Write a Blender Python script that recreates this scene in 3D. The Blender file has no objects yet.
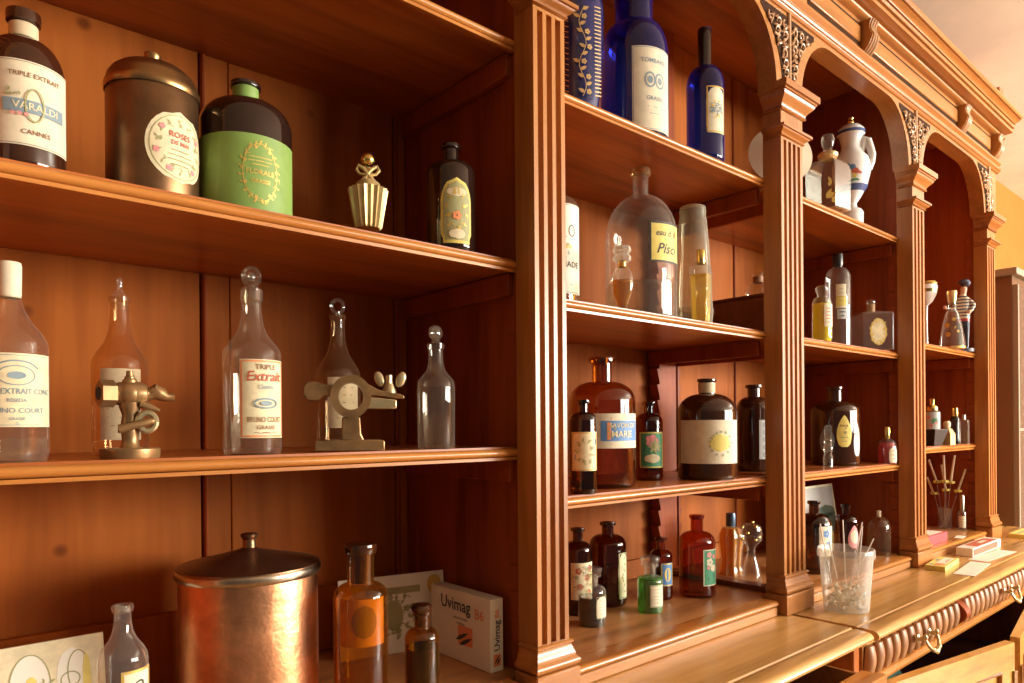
import bpy, bmesh, math, random
from mathutils import Matrix, Vector
from math import sin, cos, pi, radians, sqrt, asin, atan2
random.seed(7)
scene = bpy.context.scene
COL = scene.collection
# ------------------------------------------------------------------ camera, world, light
F, HX, HY, D, ZC, ROLL = 700.0, 512.0, 427.0, 0.8, 1.385, .008      # focal (px), horizon point, distance to pillar plane, eye height
_n = math.hypot(.6556, .7551); CD = (.6556/_n, .7551/_n); CR = (CD[1], -CD[0])
cd = bpy.data.cameras.new('camera'); cam = bpy.data.objects.new('camera', cd); COL.objects.link(cam)
cam.matrix_world = Matrix.Translation((0, -D, ZC)) @ Matrix.Rotation(-atan2(CD[0], CD[1]), 4, 'Z') @ Matrix.Rotation(pi/2, 4, 'X') @ Matrix.Rotation(-ROLL, 4, 'Z')
cd.sensor_width = 36; cd.lens = F/1024*36; cd.shift_y = (HY-341.5)/1024; cd.clip_start = .02
scene.camera = cam
w = bpy.data.worlds.new('world'); scene.world = w; w.use_nodes = True
w.node_tree.nodes['Background'].inputs[0].default_value = (1, .93, .84, 1)
w.node_tree.nodes['Background'].inputs[1].default_value = .10
scene.view_settings.view_transform = 'Standard'; scene.view_settings.look = 'None'
scene.view_settings.gamma = 1; scene.view_settings.exposure = -0.12; scene.view_settings.use_curve_mapping = False

def area(name, loc, target, sx, sy, power, col=(1, .955, .86)):
    l = bpy.data.lights.new(name, 'AREA'); l.shape = 'RECTANGLE'; l.size = sx; l.size_y = sy; l.energy = power; l.color = col
    o = bpy.data.objects.new(name, l); COL.objects.link(o); o.location = loc
    from mathutils import Vector
    o.rotation_euler = (Vector(target)-Vector(loc)).to_track_quat('-Z', 'Y').to_euler()
    return o
area('window_light_right', (6.4, -5.0, 2.05), (1.4, .2, 1.3), 2.2, 1.4, 800)
area('fill_light_front', (3.5, -4.8, 2.05), (.9, .2, 1.3), 1.5, 1.3, 150)  # weaker fill added from the front, not an actual window
area('ceiling_fill_light', (4.2, -1.6, 2.15), (4.2, -1.6, 3), .5, .5, 60, (.94, .97, 1))  # unseen light added, aimed up to brighten the ceiling
lp = bpy.data.lights.new('warm_fill_light', 'POINT'); lp.energy = 4; lp.color = (1, .86, .64); lp.shadow_soft_size = .14  # added warm point light with no fitting, lifts ceiling and end wall
lo = bpy.data.objects.new('warm_fill_light', lp); COL.objects.link(lo); lo.location = (4.3, -1.3, 2.25)

# ------------------------------------------------------------------ pixel helpers
def unroll(px, py):
    x, y = px-HX, py-HY
    return x*cos(ROLL)-y*sin(ROLL), x*sin(ROLL)+y*cos(ROLL)
def ray(px, py=HY):
    a = unroll(px, py)[0]/F
    return CD[0]+a*CR[0], CD[1]+a*CR[1]
def P(px, py, Y):
    r = ray(px, py); t = (Y+D)/r[1]
    return (r[0]*t, Y, ZC-unroll(px, py)[1]/F*t)
def G(px, py, z):
    t = (ZC-z)*F/unroll(px, py)[1]; r = ray(px, py)
    return (r[0]*t, r[1]*t-D, z)

# ------------------------------------------------------------------ materials
MATS = {}
def newmat(name):
    m = bpy.data.materials.new(name); m.use_nodes = True; nt = m.node_tree
    for n in list(nt.nodes): nt.nodes.remove(n)
    out = nt.nodes.new('ShaderNodeOutputMaterial'); MATS[name] = m
    return m, nt, out
def N(nt, t, **k):
    n = nt.nodes.new(t)
    for a, b in k.items():
        if a in n.inputs: n.inputs[a].default_value = b
        else: setattr(n, a, b)
    return n
def L(nt, a, b): nt.links.new(a, b)
def rgba(c): return (c[0], c[1], c[2], 1)
def ramp(nt, stops):
    r = N(nt, 'ShaderNodeValToRGB'); e = r.color_ramp.elements
    e[0].position, e[0].color = stops[0][0], rgba(stops[0][1]); e[1].position, e[1].color = stops[-1][0], rgba(stops[-1][1])
    for p, c in stops[1:-1]:
        q = e.new(p); q.color = rgba(c)
    return r
def wood(name, base, axis='x', rough=.33, contrast=.5, coat=.15, scale=1.0, knots=False, spec=.35):
    m, nt, out = newmat(name)
    tc = N(nt, 'ShaderNodeTexCoord'); oi = N(nt, 'ShaderNodeObjectInfo')
    sc = {'x': (1.2, 14, 14), 'y': (14, 1.2, 14), 'z': (14, 14, 1.2)}[axis]
    add = N(nt, 'ShaderNodeVectorMath', operation='ADD'); mul = N(nt, 'ShaderNodeVectorMath', operation='SCALE')
    mul.inputs[0].default_value = (3.1, 7.7, 5.3); L(nt, oi.outputs['Random'], mul.inputs['Scale'])
    L(nt, tc.outputs['Object'], add.inputs[0]); L(nt, mul.outputs[0], add.inputs[1])
    mp = N(nt, 'ShaderNodeMapping'); mp.inputs['Scale'].default_value = [s*scale for s in sc]; L(nt, add.outputs[0], mp.inputs[0])
    n1 = N(nt, 'ShaderNodeTexNoise', Scale=1.0, Detail=4.0, Roughness=.55, Distortion=.6); L(nt, mp.outputs[0], n1.inputs['Vector'])
    mp2 = N(nt, 'ShaderNodeMapping'); mp2.inputs['Scale'].default_value = [s*scale*6 for s in sc]; L(nt, add.outputs[0], mp2.inputs[0])
    n2 = N(nt, 'ShaderNodeTexNoise', Scale=1.0, Detail=2.0); L(nt, mp2.outputs[0], n2.inputs['Vector'])
    dk = [c*(1-contrast)*k for c, k in zip(base, (1, .9, .8))]; lt = [min(1, c*(1+contrast*.45)) for c in base]
    r = ramp(nt, [(.28, dk), (.5, base), (.75, lt)]); L(nt, n1.outputs[0], r.inputs[0])
    mx = N(nt, 'ShaderNodeMix', data_type='RGBA', blend_type='MULTIPLY'); mx.inputs[0].default_value = .35
    r2 = ramp(nt, [(.3, (.62, .5, .42)), (.6, (1, 1, 1))]); L(nt, n2.outputs[0], r2.inputs[0])
    L(nt, r.outputs[0], mx.inputs[6]); L(nt, r2.outputs[0], mx.inputs[7])
    hv = N(nt, 'ShaderNodeHueSaturation'); mr = N(nt, 'ShaderNodeMapRange'); mr.inputs[3].default_value = .93; mr.inputs[4].default_value = 1.06
    L(nt, oi.outputs['Random'], mr.inputs[0]); L(nt, mr.outputs[0], hv.inputs['Value']); L(nt, mx.outputs[2], hv.inputs['Color'])
    col = hv.outputs[0]
    if knots:
        vo = N(nt, 'ShaderNodeTexVoronoi', Scale=5.5); L(nt, add.outputs[0], vo.inputs['Vector'])
        rk = ramp(nt, [(.03, (.25, .16, .1)), (.07, (1, 1, 1))]); L(nt, vo.outputs['Distance'], rk.inputs[0])
        mk = N(nt, 'ShaderNodeMix', data_type='RGBA', blend_type='MULTIPLY'); mk.inputs[0].default_value = .7
        L(nt, col, mk.inputs[6]); L(nt, rk.outputs[0], mk.inputs[7]); col = mk.outputs[2]
    b = N(nt, 'ShaderNodeBsdfPrincipled', Roughness=rough); L(nt, col, b.inputs['Base Color']); b.inputs['Specular IOR Level'].default_value = spec
    b.inputs['Coat Weight'].default_value = coat; b.inputs['Coat Roughness'].default_value = .22
    bp = N(nt, 'ShaderNodeBump', Strength=.12, Distance=.002); L(nt, n2.outputs[0], bp.inputs['Height']); L(nt, bp.outputs[0], b.inputs['Normal'])
    L(nt, b.outputs[0], out.inputs[0]); return m
def plain(name, col, rough=.5, metal=0., var=.0, vscale=20., coat=0., bump=0., spec=.5, dark=None):
    m, nt, out = newmat(name)
    b = N(nt, 'ShaderNodeBsdfPrincipled', Roughness=rough, Metallic=metal); b.inputs['Base Color'].default_value = rgba(col)
    b.inputs['Coat Weight'].default_value = coat; b.inputs['Coat Roughness'].default_value = .08; b.inputs['Specular IOR Level'].default_value = spec
    if var or bump:
        tc = N(nt, 'ShaderNodeTexCoord'); n = N(nt, 'ShaderNodeTexNoise', Scale=vscale, Detail=4.0, Roughness=.6); L(nt, tc.outputs['Object'], n.inputs['Vector'])
        if var:
            r = ramp(nt, [(.32, dark or [c*(1-var) for c in col]), (.62, col), (.8, [min(1, c*(1+var*.4)) for c in col])])
            L(nt, n.outputs[0], r.inputs[0]); L(nt, r.outputs[0], b.inputs['Base Color'])
        if bump:
            bp = N(nt, 'ShaderNodeBump', Strength=bump, Distance=.004); L(nt, n.outputs[0], bp.inputs['Height']); L(nt, bp.outputs[0], b.inputs['Normal'])
    L(nt, b.outputs[0], out.inputs[0]); return m
def glass(name, tint, haze=.06, hazecol=(.8, .8, .76), refl=.75, rough=.03):
    """thin-walled glass: tinted see-through wall, facing-angle gloss and a little dust"""
    m, nt, out = newmat(name)
    tr = N(nt, 'ShaderNodeBsdfTransparent'); tr.inputs[0].default_value = rgba(tint)
    gl = N(nt, 'ShaderNodeBsdfGlossy', Roughness=rough); gl.inputs[0].default_value = (1, 1, 1, 1)
    lw = N(nt, 'ShaderNodeLayerWeight', Blend=.5)
    pw = N(nt, 'ShaderNodeMath', operation='POWER'); L(nt, lw.outputs['Facing'], pw.inputs[0]); pw.inputs[1].default_value = 3.2
    ma = N(nt, 'ShaderNodeMath', operation='MULTIPLY_ADD'); L(nt, pw.outputs[0], ma.inputs[0]); ma.inputs[1].default_value = refl; ma.inputs[2].default_value = .05
    mx = N(nt, 'ShaderNodeMixShader'); L(nt, ma.outputs[0], mx.inputs[0]); L(nt, tr.outputs[0], mx.inputs[1]); L(nt, gl.outputs[0], mx.inputs[2])
    df = N(nt, 'ShaderNodeBsdfDiffuse'); df.inputs[0].default_value = rgba(hazecol)
    hz = N(nt, 'ShaderNodeMath', operation='MULTIPLY_ADD'); L(nt, pw.outputs[0], hz.inputs[0]); hz.inputs[1].default_value = haze*1.6; hz.inputs[2].default_value = haze
    m2 = N(nt, 'ShaderNodeMixShader'); L(nt, hz.outputs[0], m2.inputs[0]); L(nt, mx.outputs[0], m2.inputs[1]); L(nt, df.outputs[0], m2.inputs[2])
    L(nt, m2.outputs[0], out.inputs[0]); return m

WB = (.41, .118, .022)
wood('wood_x', WB, 'x'); wood('wood_z', (.40, .115, .02), 'z'); wood('wood_y', WB, 'y')
wood('wood_back', (.38, .104, .015), 'z', rough=.6, contrast=.35, coat=.0, knots=True, scale=.7, spec=.12)
wood('wood_side', (.31, .062, .011), 'z', rough=.5, contrast=.35, coat=.0, spec=.2)
wood('wood_nose', (.54, .21, .045), 'x', rough=.26, contrast=.35, coat=.3)
wood('wood_pillar', (.45, .185, .045), 'z', rough=.36, contrast=.3, coat=.12)
wood('wood_cap', (.42, .165, .042), 'x', rough=.3, contrast=.3, coat=.3)
wood('wood_frieze', (.46, .195, .05), 'x', rough=.32, contrast=.25, coat=.25)
wood('wood_counter', (.68, .38, .12), 'x', rough=.26, contrast=.5, coat=.3, scale=.8)
wood('wood_rib', (.36, .16, .055), 'z', rough=.45, contrast=.4, coat=.08)
wood('wood_door', (.62, .31, .06), 'x', rough=.3, contrast=.35, coat=.3)
wood('wood_bayfloor', (.47, .21, .07), 'x', rough=.36, contrast=.4, coat=.1)
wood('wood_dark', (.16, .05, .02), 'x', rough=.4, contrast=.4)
wood('wood_carve', (.66, .42, .24), 'z', rough=.3, contrast=.3, coat=.4)
wood('wood_floor', (.34, .17, .07), 'x', rough=.4)
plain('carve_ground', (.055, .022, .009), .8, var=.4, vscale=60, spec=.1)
plain('ceiling_paint', (.85, .82, .68), .9, var=.12, vscale=3, bump=.25)
plain('wall_paint', (.47, .15, .012), .85, var=.12, vscale=4, bump=.15)
plain('paper', (.80, .72, .52), .7, var=.16, vscale=45); plain('paper_white', (.85, .82, .68), .6, var=.05, vscale=30)
plain('paper_cream', (.80, .70, .44), .65, var=.2, vscale=60); plain('paper_buff', (.72, .58, .36), .65, var=.22, vscale=50)
plain('paper_yellow', (.80, .66, .16), .6, var=.15, vscale=50); plain('paper_grey', (.55, .58, .56), .6, var=.1, vscale=50)
plain('label_green', (.22, .36, .075), .55, var=.12, vscale=40); plain('ink', (.05, .045, .04), .6); plain('ink_brown', (.26, .12, .05), .6)
plain('ink_red', (.55, .12, .06), .6); plain('ink_blue', (.10, .25, .52), .55); plain('ink_slate', (.22, .30, .34), .6)
plain('ink_olive', (.38, .36, .16), .6); plain('ink_green', (.07, .32, .17), .55); plain('ink_pink', (.80, .30, .30), .55); plain('ink_orange', (.85, .30, .12), .55)
plain('ink_gold', (.72, .50, .12), .4, metal=.35); plain('gold', (.80, .56, .18), .25, metal=1., var=.15, vscale=30)
plain('gold_matte', (.74, .54, .24), .38, metal=.55, var=.25, vscale=40)
plain('brass', (.40, .235, .10), .36, metal=.6, var=.45, vscale=28, bump=.1); plain('brass_bright', (.62, .50, .28), .32, metal=.7, var=.25, vscale=30)
plain('bronze', (.30, .165, .08), .36, metal=.9, var=.45, vscale=14, bump=.08)
plain('bronze_lid', (.44, .26, .11), .3, metal=.95, var=.4, vscale=14, bump=.05)
plain('copper', (.78, .36, .17), .36, metal=.9, var=.5, vscale=16, bump=.6); plain('copper_lid', (.30, .16, .085), .34, metal=.9, var=.4, vscale=12, bump=.1)
plain('tin', (.60, .52, .40), .28, metal=1., var=.4, vscale=20)
plain('glass_black', (.022, .010, .007), .07, coat=.4); plain('glass_black_brown', (.045, .014, .006), .07, coat=.4)
plain('cork', (.45, .26, .12), .8, var=.3, vscale=90); plain('black_plastic', (.02, .02, .022), .35); plain('steel_blue', (.10, .14, .2), .35, metal=.6)
plain('red_box', (.55, .06, .07), .45); plain('navy', (.012, .018, .11), .2, coat=.6); plain('porcelain', (.86, .86, .84), .12, coat=.6)
plain('porcelain_blue', (.07, .12, .28), .2); plain('cotton', (.95, .92, .85), .8, var=.25, vscale=60, dark=(.75, .62, .42)); plain('stick', (.80, .62, .42), .7)
plain('straw_white', (.9, .82, .74), .5); plain('teal_bag', (.10, .50, .55), .35, var=.5, vscale=14); plain('blue_bag', (.16, .28, .48), .35, var=.4, vscale=14)
plain('grey_bag', (.45, .52, .5), .35, var=.5, vscale=14); plain('skin_paint', (.78, .44, .28), .45); plain('stripe_dark', (.06, .06, .10), .5); plain('cloth_white', (.82, .78, .70), .6)
plain('grey_sky', (.42, .40, .36), .4); plain('tree_dark', (.07, .09, .06), .5); plain('case_brown', (.17, .10, .055), .3, coat=.4, var=.15, vscale=3); plain('case_trim', (.30, .24, .17), .5)
plain('plate_cream', (.72, .62, .46), .25, coat=.5); plain('plate_brown', (.30, .16, .08), .4, var=.5, vscale=60)
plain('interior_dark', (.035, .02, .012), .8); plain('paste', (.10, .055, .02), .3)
glass('clear', (.95, .95, .91), .04, (.85, .83, .76)); glass('clear_dusty', (.93, .90, .82), .035, (.80, .72, .58)); glass('clear_amber', (.90, .74, .52), .06, (.6, .42, .25))
glass('clear_grey', (.92, .92, .88), .06, (.70, .68, .60)); glass('smoky', (.72, .68, .55), .22, (.62, .56, .42))
glass('amber', (.74, .38, .05), .03, (.5, .25, .05)); glass('brown', (.55, .25, .065), .015, (.3, .1, .03)); glass('brown_dark', (.27, .11, .035), .012, (.15, .05, .02))
glass('brown_red', (.55, .18, .045), .03, (.35, .1, .03)); glass('cobalt', (.10, .17, .72), .10, (.012, .03, .42)); glass('cobalt_dark', (.02, .03, .22), .02, (.02, .03, .2))
glass('liquid_gold', (.85, .55, .08), .2, (.75, .42, .04)); glass('liquid_yellow', (.90, .80, .05), .55, (.9, .75, .02)); glass('liquid_green', (.20, .62, .10), .25, (.08, .36, .04))
glass('liquid_dark', (.10, .085, .02), .05, (.08, .06, .01)); glass('liquid_amber', (.88, .50, .10), .4, (.80, .36, .04)); glass('liquid_pale', (.92, .80, .40), .25, (.85, .68, .25))
glass('liquid_pink', (.85, .2, .2), .4, (.75, .07, .10)); glass('bucket_plastic', (.95, .95, .93), .15, (.82, .80, .76), .4, .2); glass('pane', (.42, .34, .27), .16, (.4, .3, .22), .6)
glass('crystal', (.9, .9, .86), .22, (.85, .82, .72)); glass('acrylic', (.86, .86, .84), .10)

# ------------------------------------------------------------------ mesh builder
class M:
    def __init__(s): s.v = []; s.f = []
    def add(s, v, f):
        k = len(s.v); s.v += [tuple(p) for p in v]; s.f += [tuple(i+k for i in q) for q in f]; return s
    def box(s, x0, x1, y0, y1, z0, z1):
        return s.add([(x0, y0, z0), (x1, y0, z0), (x1, y1, z0), (x0, y1, z0), (x0, y0, z1), (x1, y0, z1), (x1, y1, z1), (x0, y1, z1)],
                     [(0, 3, 2, 1), (4, 5, 6, 7), (0, 1, 5, 4), (1, 2, 6, 5), (2, 3, 7, 6), (3, 0, 4, 7)])
    def prism(s, poly, axis, a0, a1):
        n = len(poly)
        def mk(p, a): return {'x': (a, p[0], p[1]), 'y': (p[0], a, p[1]), 'z': (p[0], p[1], a)}[axis]
        v = [mk(p, a0) for p in poly]+[mk(p, a1) for p in poly]
        f = [tuple(range(n)), tuple(range(2*n-1, n-1, -1))]+[(i, (i+1) % n, n+(i+1) % n, n+i) for i in range(n)]
        return s.add(v, f)
    def lathe(s, prof, seg=32, c=(0, 0, 0), sy=1.0):
        k = []; v = []; f = []
        for r, z in prof:
            if r < 1e-6: k.append((len(v), 1)); v.append((c[0], c[1], c[2]+z))
            else:
                k.append((len(v), seg)); v += [(c[0]+r*cos(2*pi*i/seg), c[1]+r*sy*sin(2*pi*i/seg), c[2]+z) for i in range(seg)]
        for (a, na), (b, nb) in zip(k, k[1:]):
            for i in range(seg):
                j = (i+1) % seg
                if na == 1 and nb == 1: break
                if na == 1: f.append((a, b+i, b+j))
                elif nb == 1: f.append((a+i, a+j, b))
                else: f.append((a+i, a+j, b+j, b+i))
        return s.add(v, f)
    def tube(s, pts, rad, seg=10, cap=True):
        from mathutils import Vector
        pts = [Vector(p) for p in pts]; n = len(pts); v = []; f = []
        if not hasattr(rad, '__len__'): rad = [rad]*n
        ref = None
        for i, p in enumerate(pts):
            d = (pts[min(i+1, n-1)]-pts[max(i-1, 0)]).normalized()
            if ref is None: ref = Vector((0, 0, 1)) if abs(d.z) < .9 else Vector((1, 0, 0))
            a = (ref-d*ref.dot(d))
            if a.length < 1e-4: a = d.orthogonal()
            a.normalize(); ref = a; b = d.cross(a)
            v += [tuple(p+(a*cos(2*pi*j/seg)+b*sin(2*pi*j/seg))*rad[i]) for j in range(seg)]
        for i in range(n-1):
            for j in range(seg):
                q = (j+1) % seg; f.append((i*seg+j, i*seg+q, (i+1)*seg+q, (i+1)*seg+j))
        if cap: f += [tuple(range(seg-1, -1, -1)), tuple(range((n-1)*seg, n*seg))]
        return s.add(v, f)
    def ball(s, c, rx, ry=None, rz=None, seg=16, rings=10):
        ry = ry or rx; rz = rz or rx
        k = len(s.v); s.lathe([(sin(pi*i/rings), -cos(pi*i/rings)) if 0 < i < rings else (0, -cos(pi*i/rings)) for i in range(rings+1)], seg)
        for i in range(k, len(s.v)):
            x, y, z = s.v[i]; s.v[i] = (c[0]+x*rx, c[1]+y*ry, c[2]+z*rz)
        return s
    def flat(s, fl, mp):
        for vs, fs in fl.parts: s.add([mp(x, y) for x, y in vs], fs)
        return s
    def xf(s, fn): s.v = [fn(*p) for p in s.v]; return s
    def build(s, name, mat, parent=None, world=True, angle=35, bevel=0., fix=True):
        me = bpy.data.meshes.new(name); org = WORG.get(parent, (0, 0, 0)) if world else (0, 0, 0)
        me.from_pydata([(x-org[0], y-org[1], z-org[2]) for x, y, z in s.v], [], s.f)
        if fix:
            bm = bmesh.new(); bm.from_mesh(me); bmesh.ops.recalc_face_normals(bm, faces=bm.faces); bm.to_mesh(me); bm.free()
        me.shade_smooth(); me.set_sharp_from_angle(angle=radians(angle))
        me.materials.append(MATS[mat] if isinstance(mat, str) else mat)
        o = bpy.data.objects.new(name, me); COL.objects.link(o); o.parent = parent
        if parent is not None: WORG[o] = WORG.get(parent, (0, 0, 0))
        if bevel:
            b = o.modifiers.new('bevel', 'BEVEL'); b.width = bevel; b.segments = 2; b.limit_method = 'ANGLE'; b.angle_limit = radians(40)
        return o
WORG = {}; THINGS = []
def tag(o, label, cat, group=None):
    o['label'] = label; o['category'] = cat
    if group: o['group'] = group
    return o
def thing(name, label, cat, loc=(0, 0, 0), group=None):
    o = bpy.data.objects.new(name, None); COL.objects.link(o); o.location = loc; WORG[o] = tuple(loc); THINGS.append(o); o.empty_display_size = .02
    return tag(o, label, cat, group)
def struct(o): o['kind'] = 'structure'; return o

# ------------------------------------------------------------------ flat drawing (print on labels)
class Fl:
    def __init__(s): s.parts = []
    def poly(s, pts): s.parts.append((list(pts), [tuple(range(len(pts)))])); return s
    def shape(s, w, h, hw=None, nx=14, ny=14, cx=0, cy=0):
        v = []; f = []
        for j in range(ny+1):
            t = j/ny; k = hw(t) if hw else 1.0
            v += [(cx+(i/nx-.5)*w*k, cy+(t-.5)*h) for i in range(nx+1)]
        for j in range(ny):
            for i in range(nx): a = j*(nx+1)+i; f.append((a, a+1, a+nx+2, a+nx+1))
        s.parts.append((v, f)); return s
    def stroke(s, pts, w, closed=False):
        n = len(pts); v = []; f = []
        for i, (x, y) in enumerate(pts):
            a = pts[(i-1) % n] if closed or i else pts[0]; b = pts[(i+1) % n] if closed or i < n-1 else pts[-1]
            dx, dy = b[0]-a[0], b[1]-a[1]; l = math.hypot(dx, dy) or 1; ww = w if not hasattr(w, '__len__') else w[i]
            v += [(x-dy/l*ww/2, y+dx/l*ww/2), (x+dy/l*ww/2, y-dx/l*ww/2)]
        for i in range(n if closed else n-1):
            j = (i+1) % n; f.append((2*i, 2*i+1, 2*j+1, 2*j))
        s.parts.append((v, f)); return s
    def ell(s, cx, cy, rx, ry, n=18): return s.poly([(cx+rx*cos(2*pi*i/n), cy+ry*sin(2*pi*i/n)) for i in range(n)])
    def ring(s, cx, cy, rx, ry, w, n=28, a0=0, a1=2*pi):
        full = abs(a1-a0-2*pi) < 1e-6; m = n if full else n+1
        return s.stroke([(cx+rx*cos(a0+(a1-a0)*i/n), cy+ry*sin(a0+(a1-a0)*i/n)) for i in range(m)], w, full)
    def frame(s, w, h, t, cx=0, cy=0, n=10):
        p = []
        for a, b in (((-1, -1), (1, -1)), ((1, -1), (1, 1)), ((1, 1), (-1, 1)), ((-1, 1), (-1, -1))):
            p += [(cx+w/2*(a[0]+(b[0]-a[0])*i/n), cy+h/2*(a[1]+(b[1]-a[1])*i/n)) for i in range(n)]
        return s.stroke(p, t, True)
    def leaf(s, x, y, l, w, a):
        p = [(0, 0), (.3, .5), (.65, .42), (1, 0), (.65, -.42), (.3, -.5)]
        return s.poly([(x+l*u*cos(a)-w*v*sin(a), y+l*u*sin(a)+w*v*cos(a)) for u, v in p])
    def flower(s, x, y, r, k=5):
        for i in range(k): a = 2*pi*i/k; s.ell(x+r*.6*cos(a), y+r*.6*sin(a), r*.45, r*.45, 8)
        return s
    def text(s, txt, cx, cy, size, maxw=None, slant=0, xs=1., rot=0):
        cu = bpy.data.curves.new('t', 'FONT'); cu.body = txt; cu.size = size; cu.align_x = 'CENTER'; cu.align_y = 'CENTER'; cu.resolution_u = 2; cu.shear = slant; cu.offset = size*.012
        o = bpy.data.objects.new('t', cu); COL.objects.link(o); bpy.context.view_layer.update()
        me = o.evaluated_get(bpy.context.evaluated_depsgraph_get()).to_mesh()
        v = [(p.co.x*xs, p.co.y) for p in me.vertices]; f = [tuple(p.vertices) for p in me.polygons]
        o.to_mesh_clear(); bpy.data.objects.remove(o); bpy.data.curves.remove(cu)
        if not v: return s
        x0 = min(p[0] for p in v); x1 = max(p[0] for p in v); k = min(1., maxw/(x1-x0)) if maxw else 1.; mx = (x0+x1)/2
        v = [((p[0]-mx)*k, p[1]) for p in v]
        if rot: v = [(p[0]*cos(rot)-p[1]*sin(rot), p[0]*sin(rot)+p[1]*cos(rot)) for p in v]
        s.parts.append(([(cx+p[0], cy+p[1]) for p in v], f)); return s
    def filigree(s, w, h, n, seed, lw=.06):
        rd = random.Random(seed)
        for i in range(n):
            sd = -1 if i % 2 else 1; t = (i+.5)/n
            a = 2*pi*t; x, y = w*.40*cos(a), h*.40*sin(a)
            p = [(x+w*lw*2.2*k/5*cos(a+1.6+sd*k*.45), y+w*lw*2.2*k/5*sin(a+1.6+sd*k*.45)) for k in range(6)]
            s.stroke(p, w*lw*.35); s.leaf(x, y, w*lw*2.4, w*lw, a+rd.uniform(-1, 1)); s.leaf(x, y, w*lw*2.0, w*lw*.8, a+2.3+rd.uniform(-1, 1))
            if i % 3 == 0: s.flower(x*.9, y*.9, w*lw*1.1)
        return s

def flats(fl, mp, name, mat, parent, world):
    """print: two or three separate marks become parts of their own"""
    if 2 <= len(fl.parts) <= 3:
        for q in fl.parts:
            f1 = Fl(); f1.parts = [q]; M().flat(f1, mp).build(name, mat, parent, world=world, fix=False)
    else: M().flat(fl, mp).build(name, mat, parent, world=world, fix=False)
# ------------------------------------------------------------------ things that stand on a surface
class It:
    """a thing seen at pixel column cx, w px wide, from row yt down to row yb, standing at depth Y (or where row yb meets height z)"""
    def __init__(s, name, label, cat, cx, w, yt, yb, z, Y=None, group=None):
        rx, ry = ray(cx, (yt+yb)/2); s.cx, s.w = cx, w; cs = 1/sqrt(1+((cx-HX)/F)**2)
        if Y is None:
            t = (ZC-z)*F/unroll(cx, yb)[1]; t += .5*w*t/F*cs
        else: t = (Y+D)/ry
        s.t = t; s.s = t/F; s.sx = s.s*cs; s.loc = (rx*t, ry*t-D, z); s.z = z; s.r = w/2*s.sx
        s.o = thing(name, label, cat, s.loc, group); n = math.hypot(rx, ry); s.e = (-rx/n, -ry/n); s.rv = (-s.e[1], s.e[0]); s.h = s.zl(yt)
    def zl(s, y, d=0): return ZC-unroll(s.cx, y)[1]/F*(s.t-d)-s.z
    def prof(s, pts):
        q = [(wd/2*s.sx, max(0, s.zl(y))) for wd, y in pts]; q[0] = (q[0][0], 0); return [(0, 0)]+q
    def lathe(s, name, pts, mat, seg=32, parent=None, sy=1., closed=True):
        m = M().lathe(s.prof(pts) if closed else [(wd/2*s.sx, s.zl(y)) for wd, y in pts], seg, sy=sy)
        return m.build(name, mat, parent or s.o, world=False, angle=40)
    def bottle(s, mat, ysh, ynk, wn, ylip, wl, yt, yb=None, name='glass_body', sq=1., wb=None):
        yb = yb or 9999; w = s.w; wb = wb or w
        pts = [(wb*.88, 9999), (wb*.97, 9998)]
        h0 = s.zl(ysh); p = [(wb/2*s.sx*.9, 0), (wb/2*s.sx*.985, .004), (wb/2*s.sx, .010)]
        for i in range(9):
            a = i/8*pi/2
            p.append(((wn/2+(w-wn)/2*cos(a)**sq)*s.sx, h0+(s.zl(ynk)-h0)*sin(a)))
        hl = s.zl(ylip); ht = s.zl(yt)
        p += [(wn/2*s.sx, hl-.0015), (wl/2*s.sx, hl), (wl/2*s.sx*1.03, (hl+ht)/2), (wl/2*s.sx, ht), (wn/2*s.sx*.78, ht), (wn/2*s.sx*.74, hl-.004)]
        s.wn = wn
        return M().lathe([(0, 0)]+p, 36).build(name, mat, s.o, world=False, angle=50)
    def map(s, xl, xr, yt, yb, eps=.0004, r=None):
        r = r or s.r; c = lambda x: asin(max(-.98, min(.98, (x-s.cx)*s.sx/r)))
        a0, a1 = c(xl), c(xr); W = r*(a1-a0); am = (a0+a1)/2
        z0, z1 = s.zl(yb, r*cos(am)), s.zl(yt, r*cos(am)); z0 = max(z0, .003); H = z1-z0
        def mk(e):
            def f(x, y):
                a = am+x/r; return (s_e[0]*cos(a)*(r+e)+s_r[0]*sin(a)*(r+e), s_e[1]*cos(a)*(r+e)+s_r[1]*sin(a)*(r+e), (z0+z1)/2+y)
            return f
        s_e, s_r = s.e, s.rv
        return mk, W, H
    def label(s, xl, xr, yt, yb, mat, draw=None, hw=None, name='label', r=None):
        """draw: list of (material, fn(Fl, W, H)); printed on the paper as lettering parts"""
        mk, W, H = s.map(xl, xr, yt, yb, r=r)
        lb = M().flat(Fl().shape(W, H, hw), mk(.0005)).build(name, mat, s.o, world=False, fix=False)
        for i, (mt, fn) in enumerate(draw or []):
            fl = Fl(); fn(fl, W, H); flats(fl, mk(.0009+.0003*i), 'lettering' if 'ink' in mt else 'ornament', mt, lb, False)
        return lb
    def on(s, xl, xr, yt, yb, mat, fn, name='ornament', r=None):
        mk, W, H = s.map(xl, xr, yt, yb, r=r); fl = Fl(); fn(fl, W, H)
        return M().flat(fl, mk(.0007)).build(name, mat, s.o, world=False, fix=False)
    def frame(s):
        """local axes: right (image right), toward camera"""
        return s.rv, s.e
    def loc3(s, a, b, z): return (s.rv[0]*a+s.e[0]*b, s.rv[1]*a+s.e[1]*b, z)

ell = lambda t: sqrt(max(0, 1-(2*t-1)**2))
def archhw(t): return .86 if t < .12 else (1. if t < .62 else sqrt(max(.0, 1-((t-.62)/.38)**2)))
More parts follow.
